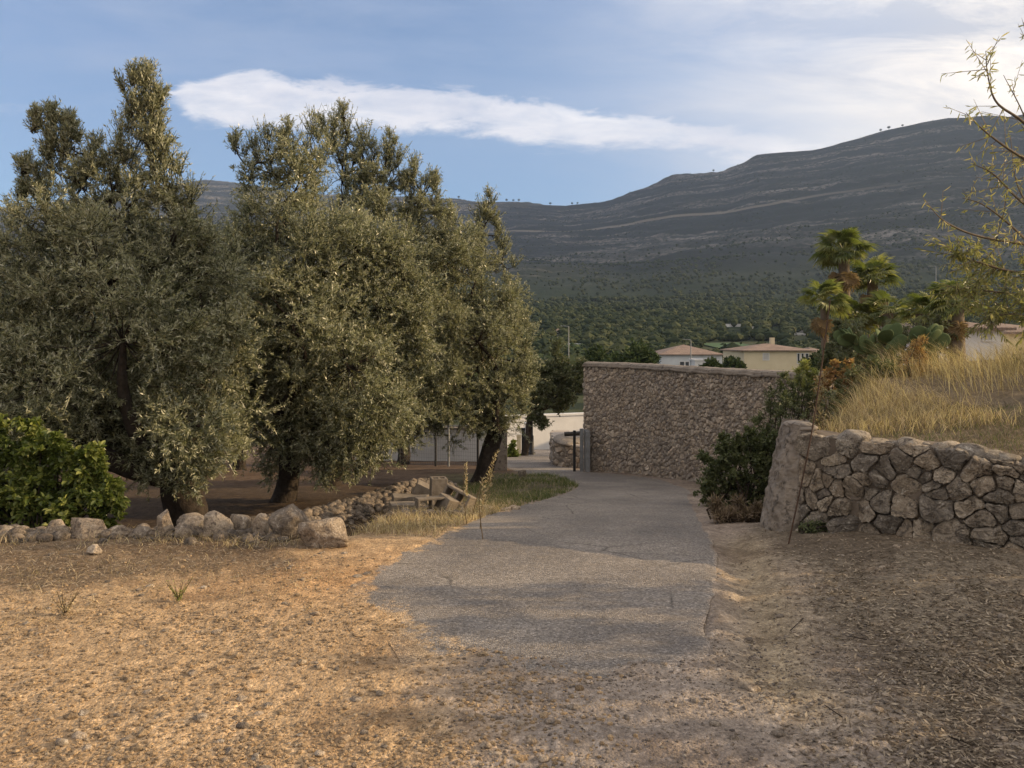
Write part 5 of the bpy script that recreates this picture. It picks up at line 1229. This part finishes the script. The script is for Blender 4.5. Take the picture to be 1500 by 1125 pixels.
# ------------------------------------------------------------------ valley vegetation
def far_trees(name, x, y, h, w, m, sub=2, leafy=0):
    n = len(x); z = hz(x, y, False)
    T = [rock(500+i, sub, 0, .32, .8) for i in range(8)]
    sc = np.stack([w/2, w/2, h/2], 1); pos = np.stack([x, y, z+h*.45], 1)
    parts = inst(T, pos, sc, np.stack([np.zeros(n), np.zeros(n), rng.uniform(0, 6.28, n)], 1))
    if leafy:
        c = rvec(n*leafy); p = np.repeat(pos, leafy, 0)+c*np.repeat(sc, leafy, 0)*rng.uniform(.85, 1.12, (n*leafy, 1)); s = np.repeat(w, leafy)*.16
        parts.append(leaves(p, rvec(n*leafy), c+rvec(n*leafy)*.6, s*1.3, s, np.clip(np.repeat(rng.random(n), leafy)*.5+rng.random(n*leafy)*.5, 0, 1)))
    return tag(build(name, parts, M[m]), kind='stuff')
FARH = [(1060, 1092, 385), (1158, 1185, 330), (1127, 1144, 390), (1097, 1107, 370), (813, 823, 355), (827, 857, 265), (1066, 1104, 262)]
def clear(x, y):
    p = 750+x/y*FPX; k = np.ones(len(x), bool)
    for a, b, d in FARH: k &= ~((p > a-1) & (p < b+1) & (y < d+10) & (y > d*.80))
    return k
def polar(n, a0, a1, r0, r1):
    a = np.radians(rng.uniform(a0, a1, n)); rr = np.exp(rng.uniform(np.log(r0), np.log(r1), n)); return rr*np.sin(a), rr*np.cos(a)
x, y = polar(24000, -40, 44, 400, 1600); c = n2(x, y, 1/90., 3, 51); rho = np.hypot(x, y)
k = (rng.random(len(x)) < sm(c+.55)*(1-.9*sm((rho-900)/600))); x, y = x[k], y[k]; h = rng.uniform(2.2, 5.4, len(x))
far_trees('forest', x, y, h, h*rng.uniform(.9, 1.3, len(x)), 'forest', 1, 14)
a_ = np.radians(rng.uniform(-38, 42, 26000)); q_ = np.sqrt(rng.uniform(130**2, 425**2, 26000)); x, y = q_*np.sin(a_), q_*np.cos(a_); c = n2(x, y, 1/30., 3, 53); k = (rng.random(len(x)) < .25+.75*sm(c*1.5+.7)) & ~((y < 300) & (y > 205) & (np.abs(x-y*.296) < 14)) & ~((y < 128))
k &= clear(x, y)
x, y = x[k], y[k]; h = rng.uniform(1.6, 3.6, len(x))*(1+.5*(rng.random(len(x)) < .12))
far_trees('valley_trees', x, y, h, h*rng.uniform(1., 1.4, len(x)), 'forest', 1, 12)
# orchard rows left of the garden wall
X = []; Y = []
for row in range(16):
    yy = 150+row*7.5; xs = np.arange(-20, 48, 2.7)+rng.normal(0, .3, len(np.arange(-20, 48, 2.7))); X.append(xs); Y.append(yy+rng.normal(0, .4, len(xs))+xs*.15)
x, y = np.concatenate(X), np.concatenate(Y); far_trees('orchard', x, y, rng.uniform(2., 2.8, len(x)), rng.uniform(2.3, 3.0, len(x)), 'grove', 2, 60)
# scrub dotted on the mountain
x, y = polar(60000, -38, 44, 1000, 3300); c = n2(x, y, 1/130., 4, 57); k = rng.random(len(x)) < sm(c+.25); x, y = x[k], y[k]
h = rng.uniform(.8, 2.8, len(x)); far_trees('mountain_scrub', x, y, h, h*1.5, 'forest', 1, 0)
# bushes just beyond the garden wall
for i, (px, py, rp, d, lab) in enumerate([(935, 535, 22, 62, 'round green treetop showing just above the garden wall'), (902, 542, 16, 66, 'low green treetop at the left part of the garden wall coping'), (872, 538, 17, 70, 'leafy treetop behind the left end of the garden wall'), (1042, 542, 9, 58, 'small bush top in front of the pale blue house'), (1075, 536, 9, 80, 'dark bush between the two roofed houses'), (1200, 538, 16, 60, 'rounded bush before the white balcony house')]):
    olive(lab, px, d, [(px, py, rp), (px-rp*.7, py+rp*.4, rp*.8), (px+rp*.7, py+rp*.4, rp*.8), (px, py+rp, rp)], 600+i, .12, 1.5, 0, 6000, 3, 'garden_tree', 'grove', (.3, .45), (.14, .22), cm=(.5, .9), group='treetops beyond the garden wall')
# pines on the skyline
def pine(px, label):
    az = math.atan((px-750)/FPX); Rr_ = float(np.interp(math.degrees(az), RR_AZ, RR)); rr = np.linspace(Rr_-150, Rr_+80, 60); xx, yy = rr*math.sin(az), rr*math.cos(az); zz = hz(xx, yy, False)
    k = int(np.argmax((zz-EYE)/rr)); x0, y0, z0 = xx[k], yy[k], zz[k]; h = rng.uniform(6, 10)
    root = thing('pine_tree', label, 'tree', (x0, y0, z0), 'pines on the skyline')
    build('trunk', [tube([(x0, y0, z0-1), (x0, y0, z0+h*.7)], [.3, .2], 5)], M['bark'], root)
    n = 160; c = rvec(n); p = np.array([x0, y0, z0+h*.7])+c*np.array([h*.42, h*.42, h*.3]); build('crown', [inst([rock(700, 2, 0, .3)], np.array([[x0, y0, z0+h*.6]]), np.array([[h*.36, h*.36, h*.25]]), np.zeros((1, 3)))[0], leaves(p, rvec(n), c, 1.6, 1.2)], M['forest'], root)
for px in (672, 742, 752, 760, 806, 838, 846, 1045, 1290, 1302, 1322):
    pine(px, 'tiny dark pine standing alone on the mountain skyline')

# ------------------------------------------------------------------ haze
def make_haze():
    v, f = box(-5600, 5600, -5600, 5600, -60, 1400)
    m = bpy.data.materials.new('haze_air'); m.use_nodes = True; t = m.node_tree; t.nodes.clear(); w = NT(t)
    out = w.n('ShaderNodeOutputMaterial'); pv = w.n('ShaderNodeVolumePrincipled', {'Color': (0.50, 0.68, 1.0, 1), 'Density': 0.00011, 'Anisotropy': 0.3})
    t.links.new(pv.outputs[0], out.inputs['Volume'])
    tag(build('haze', [(v, f)], m), kind='stuff')
make_haze()
for o in bpy.data.objects:
    if '_o' in o: del o['_o']
